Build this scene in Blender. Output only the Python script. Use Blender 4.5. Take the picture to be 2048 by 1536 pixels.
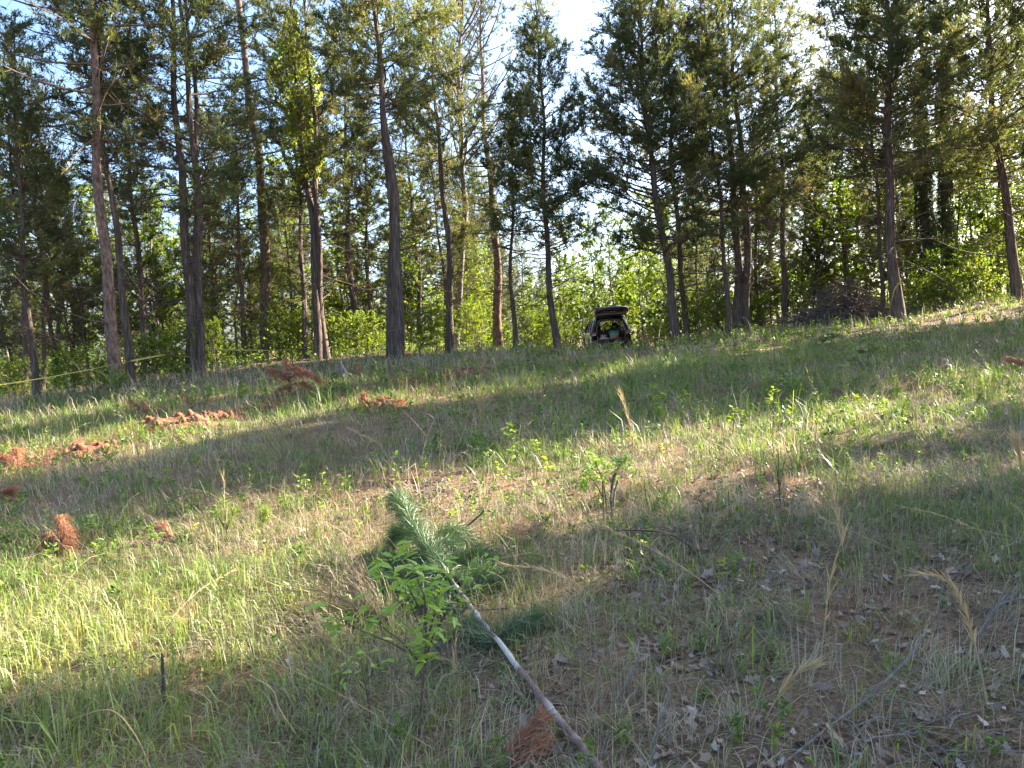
import bpy, math, random
import numpy as np
from mathutils import Vector, Matrix

for o in list(bpy.data.objects):
    bpy.data.objects.remove(o)
scene = bpy.context.scene
COL = scene.collection
R = math.radians

# ------------------------------------------------------------------ camera
CAM_H = 1.55
PITCH, ROLL, FPX = R(3.5), R(3.2), 1538.0          # focal length in pixels of the 2048-wide photo
cam_d = bpy.data.cameras.new('camera')
cam = bpy.data.objects.new('camera', cam_d)
COL.objects.link(cam)
cam_d.sensor_width = 36.0
cam_d.lens = 36.0 * FPX / 2048.0
cam_d.clip_start, cam_d.clip_end = 0.05, 4000.0
_f = Vector((0, math.cos(PITCH), -math.sin(PITCH)))
_r0 = Vector((1, 0, 0))
_u0 = _r0.cross(_f)
_r = _r0 * math.cos(ROLL) - _u0 * math.sin(ROLL)
_u = _u0 * math.cos(ROLL) + _r0 * math.sin(ROLL)
cam.matrix_world = Matrix(((_r.x, _u.x, -_f.x, 0), (_r.y, _u.y, -_f.y, 0), (_r.z, _u.z, -_f.z, CAM_H), (0, 0, 0, 1)))
scene.camera = cam

# ------------------------------------------------------------------ sky and sun
SUN_AZ, SUN_EL = R(61.0), R(28.5)                   # azimuth from +Y towards +X
world = bpy.data.worlds.new('World')
scene.world = world
world.use_nodes = True
wn, wl = world.node_tree.nodes, world.node_tree.links
wn.clear()
sky_n = wn.new('ShaderNodeTexSky')
sky_n.sky_type = 'NISHITA'
sky_n.sun_disc = False
sky_n.sun_elevation = SUN_EL
sky_n.sun_rotation = SUN_AZ
sky_n.air_density, sky_n.dust_density, sky_n.ozone_density = 1.0, 3.0, 4.5
bg = wn.new('ShaderNodeBackground')
bg.inputs['Strength'].default_value = 0.08
wo = wn.new('ShaderNodeOutputWorld')
wl.new(sky_n.outputs[0], bg.inputs[0])
wl.new(bg.outputs[0], wo.inputs[0])
sun_d = bpy.data.lights.new('sun', 'SUN')
sun_d.energy = 5.0
sun_d.angle = R(0.55)
sun_d.color = (1.0, 0.9, 0.74)
sun = bpy.data.objects.new('sun', sun_d)
COL.objects.link(sun)
sdir = Vector((math.sin(SUN_AZ) * math.cos(SUN_EL), math.cos(SUN_AZ) * math.cos(SUN_EL), math.sin(SUN_EL)))
sun.rotation_euler = (-sdir).to_track_quat('-Z', 'Y').to_euler()
sun.location = sdir * 60

vs = scene.view_settings
vs.view_transform, vs.look, vs.gamma, vs.use_curve_mapping = 'Standard', 'None', 1.0, False
vs.exposure = 2.95
scene.render.engine = 'CYCLES'
cy = scene.cycles
cy.max_bounces, cy.diffuse_bounces, cy.glossy_bounces = 7, 5, 2
cy.transmission_bounces, cy.transparent_max_bounces = 4, 6
cy.use_denoising = True
try:
    cy.denoiser = 'OPENIMAGEDENOISE'
    cy.denoising_prefilter = 'ACCURATE'
    cy.denoising_input_passes = 'RGB_ALBEDO_NORMAL'
except Exception:
    pass
cy.sample_clamp_indirect = 6.0

# ------------------------------------------------------------------ helpers
def ray(px, py):
    d = _r * ((px - 1024) / FPX) + _u * (-(py - 768) / FPX) + _f
    return d

def W(px, py, depth):
    """world point seen at a photo pixel, at a given depth along +Y"""
    d = ray(px, py)
    t = depth / d.y
    return np.array((d.x * t, d.y * t, CAM_H + d.z * t))

def hash2(ix, iy, seed):
    h = (ix.astype(np.int64) * 374761393 + iy.astype(np.int64) * 668265263 + seed * 1442695041) & 0x7fffffff
    h = ((h ^ (h >> 13)) * 1274126177) & 0x7fffffff
    return ((h ^ (h >> 16)) & 0xffff) / 65535.0

def vnoise(x, y, seed=0):
    x = np.asarray(x, float); y = np.asarray(y, float)
    ix, iy = np.floor(x).astype(np.int64), np.floor(y).astype(np.int64)
    fx, fy = x - ix, y - iy
    fx, fy = fx * fx * (3 - 2 * fx), fy * fy * (3 - 2 * fy)
    a, b = hash2(ix, iy, seed), hash2(ix + 1, iy, seed)
    c, d = hash2(ix, iy + 1, seed), hash2(ix + 1, iy + 1, seed)
    return (a * (1 - fx) + b * fx) * (1 - fy) + (c * (1 - fx) + d * fx) * fy

def fbm(x, y, seed=0, oct=4):
    s, a, t = 0, 1.0, 0
    for k in range(oct):
        s = s + a * vnoise(np.asarray(x) * 2 ** k, np.asarray(y) * 2 ** k, seed + 17 * k)
        t += a
        a *= 0.5
    return s / t

# ground: a smooth surface through surveyed points (photo pixel, depth), then small relief
_ctl = [W(240, 788, 18), W(385, 748, 20), W(70, 806, 19), W(800, 722, 21.5), W(640, 716, 24), W(535, 714, 27), W(480, 743, 21.5), W(575, 737, 22.0), W(690, 729, 22.5),
        W(900, 706, 25), W(1000, 694, 30), W(1115, 697, 25), W(1215, 722, 29), W(1215, 720, 33), W(1210, 712, 37.5), W(1240, 714, 25), W(1350, 681, 25), W(1480, 657, 26),
        W(1795, 648, 23), W(2035, 600, 24), W(1900, 600, 29), W(1600, 655, 27)]
_ctl += [np.array(p, float) for p in [(0, 0, 0), (0, -8, -0.3), (0, 5, 0.22), (4, 5, 0.26), (-4, 5, 0.16), (-6, 10, 0.33),
         (6, 10, 0.62), (0, 10, 0.5), (-40, 20, -0.2), (-40, 60, -1.2), (0, 60, 0.0), (14, 12, 0.95), (30, 14, 1.6), (45, 30, 2.4),
         (45, 70, 1.2), (-30, -20, -0.8), (30, -20, 0.2), (-14, 34, 0.3), (18, 45, 1.3), (-5, 45, 0.3)]]
_cp = np.array(_ctl)
_K = np.linalg.norm(_cp[:, None, :2] - _cp[None, :, :2], axis=2)
_n = len(_cp)
_A = np.zeros((_n + 3, _n + 3))
_A[:_n, :_n] = _K - 0.25 * np.eye(_n)
_P = np.c_[np.ones(_n), _cp[:, :2]]
_A[:_n, _n:] = _P
_A[_n:, :_n] = _P.T
_wts = np.linalg.solve(_A, np.r_[_cp[:, 2], 0, 0, 0])

def zbase(x, y):
    x = np.clip(np.asarray(x, float), -55, 60); y = np.clip(np.asarray(y, float), -25, 75)
    out = _wts[_n] + _wts[_n + 1] * x + _wts[_n + 2] * y
    for i in range(_n):
        out = out + _wts[i] * np.sqrt((x - _cp[i, 0]) ** 2 + (y - _cp[i, 1]) ** 2 + 1.0)
    return out
_z00 = float(zbase(0, 0))

def zg(x, y):
    return zbase(x, y) - _z00 * np.exp(-(np.asarray(x) ** 2 + np.asarray(y) ** 2) / 40.0) + 0.16 * (fbm(np.asarray(x) * 0.55, np.asarray(y) * 0.55, 3, 3) - 0.5) + 0.05 * (fbm(np.asarray(x) * 3.1, np.asarray(y) * 3.1, 9, 2) - 0.5)

def G(px, py):
    """ground point seen at a photo pixel"""
    d = ray(px, py)
    lo = 1.0
    t = 1.0
    while t < 90:
        p = (d.x * t, d.y * t, CAM_H + d.z * t)
        if p[2] < float(zg(p[0], p[1])):
            break
        lo = t
        t *= 1.02
    hi = t
    for _ in range(18):
        m = 0.5 * (lo + hi)
        if CAM_H + d.z * m < float(zg(d.x * m, d.y * m)):
            hi = m
        else:
            lo = m
    return np.array((d.x * hi, d.y * hi, float(zg(d.x * hi, d.y * hi))))

def gp(x, y, dz=0.0):
    return np.array((x, y, float(zg(x, y)) + dz))

class Acc:
    """collects vertices / triangles / quads / a tint per vertex, builds one mesh"""
    def __init__(self):
        self.v, self.t, self.q, self.c, self.n = [], [], [], [], 0
    def add(self, v, tris=None, quads=None, tint=0.5):
        v = np.asarray(v, np.float32).reshape(-1, 3)
        if tris is not None and len(tris):
            self.t.append(np.asarray(tris, np.int64).reshape(-1, 3) + self.n)
        if quads is not None and len(quads):
            self.q.append(np.asarray(quads, np.int64).reshape(-1, 4) + self.n)
        c = np.broadcast_to(np.asarray(tint, np.float32), (len(v),)) if np.ndim(tint) == 0 else np.asarray(tint, np.float32)
        self.v.append(v); self.c.append(c); self.n += len(v)
    def mesh(self, name, mat, smooth=False):
        me = bpy.data.meshes.new(name)
        v = np.concatenate(self.v) if self.v else np.zeros((0, 3), np.float32)
        t = np.concatenate(self.t) if self.t else np.zeros((0, 3), np.int64)
        q = np.concatenate(self.q) if self.q else np.zeros((0, 4), np.int64)
        me.vertices.add(len(v))
        me.vertices.foreach_set('co', np.ascontiguousarray(v, np.float32).ravel())
        nl = len(t) * 3 + len(q) * 4
        me.loops.add(nl)
        me.loops.foreach_set('vertex_index', np.concatenate((t.ravel(), q.ravel())).astype(np.int32))
        me.polygons.add(len(t) + len(q))
        ls = np.concatenate((np.arange(len(t)) * 3, len(t) * 3 + np.arange(len(q)) * 4)).astype(np.int32)
        me.polygons.foreach_set('loop_start', ls)
        if smooth:
            me.polygons.foreach_set('use_smooth', np.ones(len(ls), bool))
        a = me.attributes.new('tint', 'FLOAT', 'POINT')
        a.data.foreach_set('value', np.concatenate(self.c).astype(np.float32))
        me.update(calc_edges=True)
        if mat:
            me.materials.append(mat)
        return me

def link(name, me, parent=None):
    o = bpy.data.objects.new(name, me)
    COL.objects.link(o)
    if parent is not None:
        o.parent = parent
    return o

def tag(o, label=None, cat=None, group=None, kind=None):
    if label: o['label'] = label
    if cat: o['category'] = cat
    if group: o['group'] = group
    if kind: o['kind'] = kind
    return o

def empty(name, loc=(0, 0, 0)):
    o = bpy.data.objects.new(name, None)
    COL.objects.link(o)
    o.location = loc
    return o

def nrm(a):
    return a / (np.linalg.norm(a, axis=-1, keepdims=True) + 1e-9)

def tubes(acc, P, Rd, k=4, tint=0.5, rough=0.0, rng=None, cap=False):
    """P (T,N,3) centre lines, Rd (T,N) radii -> k-sided tubes"""
    P = np.asarray(P, float); Rd = np.asarray(Rd, float)
    if P.ndim == 2:
        P, Rd = P[None], Rd[None]
    T, N, _ = P.shape
    if T == 0:
        return
    tg = np.empty_like(P)
    tg[:, 1:-1] = P[:, 2:] - P[:, :-2]
    tg[:, 0] = P[:, 1] - P[:, 0]
    tg[:, -1] = P[:, -1] - P[:, -2]
    tg = nrm(tg)
    m = nrm(tg.mean(1))
    ref = np.where(np.abs(m[:, 2:3]) > 0.8, np.array([[1.0, 0.0, 0.0]]), np.array([[0.0, 0.0, 1.0]]))[:, None, :]
    u = nrm(np.cross(tg, np.broadcast_to(ref, tg.shape)))
    w = np.cross(tg, u)
    an = np.arange(k) * 2 * np.pi / k
    rr = Rd[:, :, None] * np.ones((1, 1, k))
    if rough and rng is not None:
        rr = rr * (1 + rough * (rng.random((T, N, k)) - 0.5))
    V = P[:, :, None, :] + rr[..., None] * (np.cos(an)[None, None, :, None] * u[:, :, None, :] + np.sin(an)[None, None, :, None] * w[:, :, None, :])
    i = np.arange(T)[:, None, None] * N * k
    j = np.arange(N - 1)[None, :, None] * k
    a = np.arange(k)[None, None, :]
    b = (a + 1) % k
    Q = np.stack((i + j + a, i + j + b, i + j + k + b, i + j + k + a), -1).reshape(-1, 4)
    tris = None
    if cap:
        tl = []
        for ti in range(T):
            for base in (ti * N * k, ti * N * k + (N - 1) * k):
                tl += [(base, base + s, base + s + 1) for s in range(1, k - 1)]
        tris = tl
    if np.ndim(tint) == 1:
        tint = np.repeat(tint, N * k)
    acc.add(V.reshape(-1, 3), tris=tris, quads=Q, tint=tint)

def rvec(rng, n):
    v = rng.normal(size=(n, 3))
    return nrm(v)

def slivers(acc, P, D, Wd, tint, rng):
    """one thin triangle per needle / sprig: base P, tip P+D"""
    s = nrm(np.cross(D, rvec(rng, len(P)))) * (np.asarray(Wd)[:, None] * 0.5)
    V = np.stack((P - s, P + s, P + D), 1).reshape(-1, 3)
    acc.add(V, tris=np.arange(len(P) * 3).reshape(-1, 3), tint=np.repeat(tint, 3))

def leaves(acc, P, D, Wd, tint, rng, fold=0.18, face=None):
    """a pointed leaf of two triangles folded on its midrib"""
    n = len(P)
    s = nrm(np.cross(D, rvec(rng, n) if face is None else face))
    nn = nrm(np.cross(s, D))
    L = np.linalg.norm(D, axis=1, keepdims=True)
    s = s * (np.asarray(Wd)[:, None] * 0.5)
    mid = P + D * 0.45
    V = np.stack((P, mid + s + nn * L * fold, P + D - nn * L * 0.08, mid - s + nn * L * fold), 1).reshape(-1, 3)
    b = np.arange(n) * 4
    acc.add(V, tris=np.stack((b, b + 1, b + 2, b, b + 2, b + 3), 1).reshape(-1, 3), tint=np.repeat(tint, 4))

# ------------------------------------------------------------------ materials
def newmat(name):
    m = bpy.data.materials.new(name)
    m.use_nodes = True
    m.node_tree.nodes.clear()
    return m, m.node_tree.nodes, m.node_tree.links

def ramp(n, stops):
    r = n.new('ShaderNodeValToRGB')
    e = r.color_ramp.elements
    while len(e) < len(stops):
        e.new(0.5)
    for k, (p, c) in enumerate(stops):
        e[k].position = p
        e[k].color = (*c, 1)
    return r

def mat_leaf(name, stops, trans=0.4, tcol=(1.25, 1.2, 0.6), rough=0.55, spec=0.25, obvar=0.15):
    """foliage: tint attribute -> colour; part of the light passes through the leaf"""
    m, n, l = newmat(name)
    at = n.new('ShaderNodeAttribute'); at.attribute_name = 'tint'
    oi = n.new('ShaderNodeObjectInfo')
    ad = n.new('ShaderNodeMath'); ad.operation = 'MULTIPLY_ADD'
    l.new(oi.outputs['Random'], ad.inputs[0]); ad.inputs[1].default_value = obvar
    l.new(at.outputs['Fac'], ad.inputs[2])
    sb = n.new('ShaderNodeMath'); sb.operation = 'SUBTRACT'
    l.new(ad.outputs[0], sb.inputs[0]); sb.inputs[1].default_value = obvar / 2
    rp = ramp(n, stops)
    l.new(sb.outputs[0], rp.inputs[0])
    p = n.new('ShaderNodeBsdfPrincipled')
    p.inputs['Roughness'].default_value = rough
    p.inputs['Specular IOR Level'].default_value = spec
    l.new(rp.outputs[0], p.inputs['Base Color'])
    mu = n.new('ShaderNodeMix'); mu.data_type = 'RGBA'; mu.blend_type = 'MULTIPLY'
    mu.inputs[0].default_value = 1.0
    l.new(rp.outputs[0], mu.inputs[6]); mu.inputs[7].default_value = (*tcol, 1)
    t = n.new('ShaderNodeBsdfTranslucent')
    l.new(mu.outputs[2], t.inputs['Color'])
    mx = n.new('ShaderNodeMixShader'); mx.inputs[0].default_value = trans
    l.new(p.outputs[0], mx.inputs[1]); l.new(t.outputs[0], mx.inputs[2])
    o = n.new('ShaderNodeOutputMaterial')
    l.new(mx.outputs[0], o.inputs['Surface'])
    return m

def mat_bark(name, stops, scale=(9, 9, 1.6), bump=0.6, mottle=None):
    m, n, l = newmat(name)
    tc = n.new('ShaderNodeTexCoord')
    mp = n.new('ShaderNodeMapping'); mp.inputs['Scale'].default_value = scale
    l.new(tc.outputs['Object'], mp.inputs[0])
    nz = n.new('ShaderNodeTexNoise'); nz.inputs['Scale'].default_value = 2.2; nz.inputs['Detail'].default_value = 6; nz.inputs['Roughness'].default_value = 0.65
    l.new(mp.outputs[0], nz.inputs['Vector'])
    rp = ramp(n, stops)
    l.new(nz.outputs['Fac'], rp.inputs[0])
    col = rp.outputs[0]
    if mottle:
        n2 = n.new('ShaderNodeTexNoise'); n2.inputs['Scale'].default_value = 3.0; n2.inputs['Detail'].default_value = 3
        l.new(tc.outputs['Object'], n2.inputs['Vector'])
        r2 = ramp(n, [(0.5, (0, 0, 0)), (0.62, (1, 1, 1))])
        l.new(n2.outputs['Fac'], r2.inputs[0])
        mm = n.new('ShaderNodeMix'); mm.data_type = 'RGBA'
        l.new(r2.outputs[0], mm.inputs[0]); l.new(col, mm.inputs[6]); mm.inputs[7].default_value = (*mottle, 1)
        col = mm.outputs[2]
    p = n.new('ShaderNodeBsdfPrincipled')
    p.inputs['Roughness'].default_value = 0.9
    p.inputs['Specular IOR Level'].default_value = 0.15
    l.new(col, p.inputs['Base Color'])
    bp = n.new('ShaderNodeBump'); bp.inputs['Strength'].default_value = bump; bp.inputs['Distance'].default_value = 0.03
    l.new(nz.outputs['Fac'], bp.inputs['Height'])
    l.new(bp.outputs[0], p.inputs['Normal'])
    o = n.new('ShaderNodeOutputMaterial')
    l.new(p.outputs[0], o.inputs[0])
    return m

def mat_plain(name, col, rough=0.5, metal=0.0, spec=0.5, coat=0.0, noise=0.12, nscale=14.0, alpha=None, bump=0.0):
    m, n, l = newmat(name)
    p = n.new('ShaderNodeBsdfPrincipled')
    tc = n.new('ShaderNodeTexCoord')
    nz = n.new('ShaderNodeTexNoise'); nz.inputs['Scale'].default_value = nscale; nz.inputs['Detail'].default_value = 4
    l.new(tc.outputs['Object'], nz.inputs['Vector'])
    rp = ramp(n, [(0.3, tuple(c * (1 - noise) for c in col)), (0.7, tuple(min(1, c * (1 + noise)) for c in col))])
    l.new(nz.outputs['Fac'], rp.inputs[0])
    l.new(rp.outputs[0], p.inputs['Base Color'])
    p.inputs['Roughness'].default_value = rough
    p.inputs['Metallic'].default_value = metal
    p.inputs['Specular IOR Level'].default_value = spec
    p.inputs['Coat Weight'].default_value = coat
    p.inputs['Coat Roughness'].default_value = 0.08
    if bump:
        bp = n.new('ShaderNodeBump'); bp.inputs['Strength'].default_value = bump; bp.inputs['Distance'].default_value = 0.02
        l.new(nz.outputs['Fac'], bp.inputs['Height']); l.new(bp.outputs[0], p.inputs['Normal'])
    o = n.new('ShaderNodeOutputMaterial')
    out = p.outputs[0]
    if alpha is not None:
        tr = n.new('ShaderNodeBsdfTransparent'); mx = n.new('ShaderNodeMixShader')
        mx.inputs[0].default_value = alpha
        l.new(tr.outputs[0], mx.inputs[1]); l.new(out, mx.inputs[2]); out = mx.outputs[0]
    l.new(out, o.inputs[0])
    return m

M = {}
M['cedar'] = mat_leaf('cedar_foliage', [(0.0, (0.046, 0.074, 0.034)), (0.45, (0.104, 0.136, 0.052)), (0.8, (0.185, 0.195, 0.070)), (1.0, (0.25, 0.20, 0.10))], 0.42, (1.3, 1.15, 0.55))
M['pine'] = mat_leaf('pine_foliage', [(0.0, (0.040, 0.062, 0.026)), (0.6, (0.10, 0.125, 0.042)), (1.0, (0.20, 0.18, 0.07))], 0.34, (1.3, 1.2, 0.5))
M['broad'] = mat_leaf('broadleaf_foliage', [(0.0, (0.06, 0.115, 0.02)), (0.5, (0.15, 0.23, 0.03)), (1.0, (0.31, 0.34, 0.045))], 0.55, (1.45, 1.35, 0.5), rough=0.45)
M['ivy'] = mat_leaf('ivy_foliage', [(0.0, (0.018, 0.045, 0.014)), (1.0, (0.06, 0.11, 0.03))], 0.25, (1.3, 1.3, 0.6), rough=0.4)
M['bud'] = mat_leaf('bud_foliage', [(0.0, (0.20, 0.10, 0.07)), (1.0, (0.30, 0.24, 0.10))], 0.4, (1.2, 1.1, 0.8))
M['grass'] = mat_leaf('grass_blades', [(0.0, (0.068, 0.125, 0.034)), (0.5, (0.145, 0.225, 0.055)), (0.85, (0.25, 0.30, 0.085)), (1.0, (0.38, 0.34, 0.15))], 0.42, (1.3, 1.25, 0.55), rough=0.45, spec=0.4)
M['thatch'] = mat_leaf('dead_grass_blades', [(0.0, (0.13, 0.105, 0.064)), (0.5, (0.30, 0.255, 0.16)), (1.0, (0.50, 0.435, 0.285))], 0.3, (1.1, 1.0, 0.8))
M['straw'] = mat_leaf('dry_straw', [(0.0, (0.38, 0.27, 0.14)), (1.0, (0.60, 0.47, 0.26))], 0.3, (1.1, 1.0, 0.8))
M['litter'] = mat_leaf('fallen_leaf', [(0.0, (0.09, 0.055, 0.036)), (0.45, (0.20, 0.14, 0.10)), (0.85, (0.33, 0.26, 0.20)), (1.0, (0.46, 0.39, 0.32))], 0.12, (1.0, 0.9, 0.8), rough=0.6)
M['weed'] = mat_leaf('weed_leaf', [(0.0, (0.05, 0.11, 0.025)), (0.6, (0.13, 0.22, 0.04)), (1.0, (0.30, 0.34, 0.06))], 0.45, (1.35, 1.3, 0.5), rough=0.4, spec=0.4)
M['sapling'] = mat_leaf('sapling_leaf', [(0.0, (0.17, 0.28, 0.03)), (0.6, (0.30, 0.43, 0.06)), (1.0, (0.42, 0.52, 0.10))], 0.42, (1.3, 1.25, 0.5), rough=0.35, spec=0.5, obvar=0.6)
M['needle'] = mat_leaf('long_green_needles', [(0.0, (0.035, 0.075, 0.028)), (0.6, (0.085, 0.145, 0.05)), (1.0, (0.21, 0.23, 0.10))], 0.25, (1.2, 1.2, 0.6), rough=0.4, spec=0.45)
M['rust'] = mat_leaf('dead_orange_needles', [(0.0, (0.19, 0.080, 0.048)), (0.6, (0.40, 0.185, 0.105)), (1.0, (0.57, 0.35, 0.22))], 0.3, (1.2, 0.9, 0.6), rough=0.6)
M['brown_brush'] = mat_leaf('dry_brown_brush', [(0.0, (0.10, 0.065, 0.045)), (1.0, (0.30, 0.22, 0.16))], 0.15, (1, 1, 1))
M['bark_cedar'] = mat_bark('cedar_bark', [(0.3, (0.034, 0.025, 0.020)), (0.5, (0.105, 0.077, 0.060)), (0.72, (0.24, 0.185, 0.145))], (14, 14, 1.0), 1.0)
M['bark_pine'] = mat_bark('pine_bark', [(0.3, (0.045, 0.030, 0.023)), (0.5, (0.155, 0.102, 0.076)), (0.7, (0.30, 0.21, 0.16))], (8, 8, 3.0), 1.1)
M['bark_dark'] = mat_bark('dark_bark', [(0.3, (0.035, 0.028, 0.023)), (0.7, (0.13, 0.105, 0.085))], (12, 12, 2.0), 0.8)
M['bark_grey'] = mat_bark('grey_bark', [(0.3, (0.09, 0.075, 0.062)), (0.7, (0.28, 0.24, 0.20))], (12, 12, 3.0), 0.5)
M['twig'] = mat_bark('twig_bark', [(0.3, (0.055, 0.040, 0.030)), (0.7, (0.16, 0.118, 0.088))], (20, 20, 20), 0.2)
M['deadwood'] = mat_bark('bleached_deadwood', [(0.3, (0.11, 0.088, 0.07)), (0.7, (0.30, 0.25, 0.21))], (20, 20, 20), 0.4)
M['pole'] = mat_bark('peeling_pole_bark', [(0.3, (0.16, 0.10, 0.075)), (0.7, (0.30, 0.21, 0.165))], (30, 30, 30), 0.6, mottle=(0.55, 0.49, 0.42))

def mat_ground():
    m, n, l = newmat('field_soil')
    tc = n.new('ShaderNodeTexCoord')
    def noise(sc, det=5, ro=0.6):
        z = n.new('ShaderNodeTexNoise'); z.inputs['Scale'].default_value = sc; z.inputs['Detail'].default_value = det; z.inputs['Roughness'].default_value = ro
        l.new(tc.outputs['Object'], z.inputs['Vector'])
        return z
    a, b, c, d = noise(45, 6, 0.7), noise(0.9, 4), noise(0.35, 3), noise(160, 3)
    base = ramp(n, [(0.28, (0.065, 0.040, 0.025)), (0.5, (0.18, 0.115, 0.07)), (0.72, (0.32, 0.225, 0.145))])
    l.new(a.outputs['Fac'], base.inputs[0])
    clay = ramp(n, [(0.3, (0.17, 0.075, 0.04)), (0.7, (0.36, 0.20, 0.12))])
    l.new(a.outputs['Fac'], clay.inputs[0])
    mk = ramp(n, [(0.53, (0, 0, 0)), (0.68, (0.8, 0.8, 0.8))])
    l.new(b.outputs['Fac'], mk.inputs[0])
    mx = n.new('ShaderNodeMix'); mx.data_type = 'RGBA'
    l.new(mk.outputs[0], mx.inputs[0]); l.new(base.outputs[0], mx.inputs[6]); l.new(clay.outputs[0], mx.inputs[7])
    gm = ramp(n, [(0.45, (0, 0, 0)), (0.65, (0.3, 0.3, 0.3))])
    l.new(c.outputs['Fac'], gm.inputs[0])
    gr = ramp(n, [(0.3, (0.05, 0.07, 0.025)), (0.7, (0.13, 0.14, 0.06))])
    l.new(d.outputs['Fac'], gr.inputs[0])
    mx2 = n.new('ShaderNodeMix'); mx2.data_type = 'RGBA'
    l.new(gm.outputs[0], mx2.inputs[0]); l.new(mx.outputs[2], mx2.inputs[6]); l.new(gr.outputs[0], mx2.inputs[7])
    p = n.new('ShaderNodeBsdfPrincipled'); p.inputs['Roughness'].default_value = 0.95; p.inputs['Specular IOR Level'].default_value = 0.1
    l.new(mx2.outputs[2], p.inputs['Base Color'])
    bp = n.new('ShaderNodeBump'); bp.inputs['Strength'].default_value = 0.9; bp.inputs['Distance'].default_value = 0.03
    l.new(a.outputs['Fac'], bp.inputs['Height']); l.new(bp.outputs[0], p.inputs['Normal'])
    o = n.new('ShaderNodeOutputMaterial'); l.new(p.outputs[0], o.inputs[0])
    return m
M['ground'] = mat_ground()
M['clay'] = mat_bark('red_clay', [(0.3, (0.10, 0.043, 0.025)), (0.5, (0.21, 0.090, 0.050)), (0.7, (0.33, 0.155, 0.09))], (5, 5, 5), 1.0)

# ------------------------------------------------------------------ ground sheet
def axis(segs):
    out = []
    for a, b, st in segs:
        out.append(np.arange(a, b - 1e-6, st))
    return np.unique(np.concatenate(out + [np.array([segs[-1][1]])]))
gx = axis([(-900, -120, 130), (-120, -30, 6), (-30, -9, 0.5), (-9, 9, 0.2), (9, 32, 0.5), (32, 122, 6), (122, 900, 130)])
gy = axis([(-400, -40, 90), (-40, -2, 2), (-2, 13, 0.2), (13, 32, 0.35), (32, 60, 1.5), (60, 120, 6), (120, 1500, 150)])
X, Y = np.meshgrid(gx, gy)
Z = zg(X, Y)
acc = Acc()
nx, ny = len(gx), len(gy)
ii, jj = np.meshgrid(np.arange(nx - 1), np.arange(ny - 1))
b0 = (jj * nx + ii).ravel()
acc.add(np.stack((X.ravel(), Y.ravel(), Z.ravel()), 1), quads=np.stack((b0, b0 + 1, b0 + nx + 1, b0 + nx), 1))
ground = tag(link('ground', acc.mesh('ground', M['ground'], smooth=True)), 'sloping field of soil, thatch and red clay', kind='structure')

# ------------------------------------------------------------------ trees
def centre_line(H, lean, rng, N=14, wob=0.10, off=(0, 0)):
    h = np.linspace(0, H, N) ** 1.0
    ph = rng.random(4) * 6.28
    x = lean[0] * h + wob * (np.sin(h * 0.55 + ph[0]) - math.sin(ph[0])) + 0.4 * wob * (np.sin(h * 1.7 + ph[1]) - math.sin(ph[1])) + off[0]
    y = lean[1] * h + wob * (np.sin(h * 0.5 + ph[2]) - math.sin(ph[2])) + off[1]
    return np.stack((x, y, h), 1)

def on_line(cl, h):
    return np.stack([np.interp(h, cl[:, 2], cl[:, k]) for k in range(3)], -1)

def grow(cl, hs, az, el, L, rng, N=6, curl=0.25, sag=0.0):
    """branch centre lines leaving the trunk line at heights hs"""
    n = len(hs)
    p0 = on_line(cl, hs)
    d = np.stack((np.cos(az) * np.cos(el), np.sin(az) * np.cos(el), np.sin(el)), 1)
    s = np.linspace(0, 1, N)
    side = np.stack((-np.sin(az), np.cos(az), np.zeros(n)), 1)
    bend = rng.normal(size=n) * 0.12
    P = p0[:, None, :] + d[:, None, :] * (s[None, :, None] * L[:, None, None])
    P[:, :, 2] += (curl * L)[:, None] * s[None] ** 2 if np.ndim(curl) else curl * L[:, None] * s[None] ** 2
    P[:, :, 2] -= sag * L[:, None] * np.sin(s * np.pi)[None]
    P += side[:, None, :] * ((bend * L)[:, None] * np.sin(s * 3.0)[None])[:, :, None]
    P += rng.normal(size=P.shape) * 0.05 * s[None, :, None]
    return P

def along(P, t):
    """points on polylines P (n,N,3) at t (n,)"""
    N = P.shape[1]
    f = np.clip(t, 0, 0.999) * (N - 1)
    i = f.astype(int)
    w = (f - i)[:, None]
    r = np.arange(len(P))
    return P[r, i] * (1 - w) + P[r, i + 1] * w, nrm(P[r, i + 1] - P[r, i])

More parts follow.
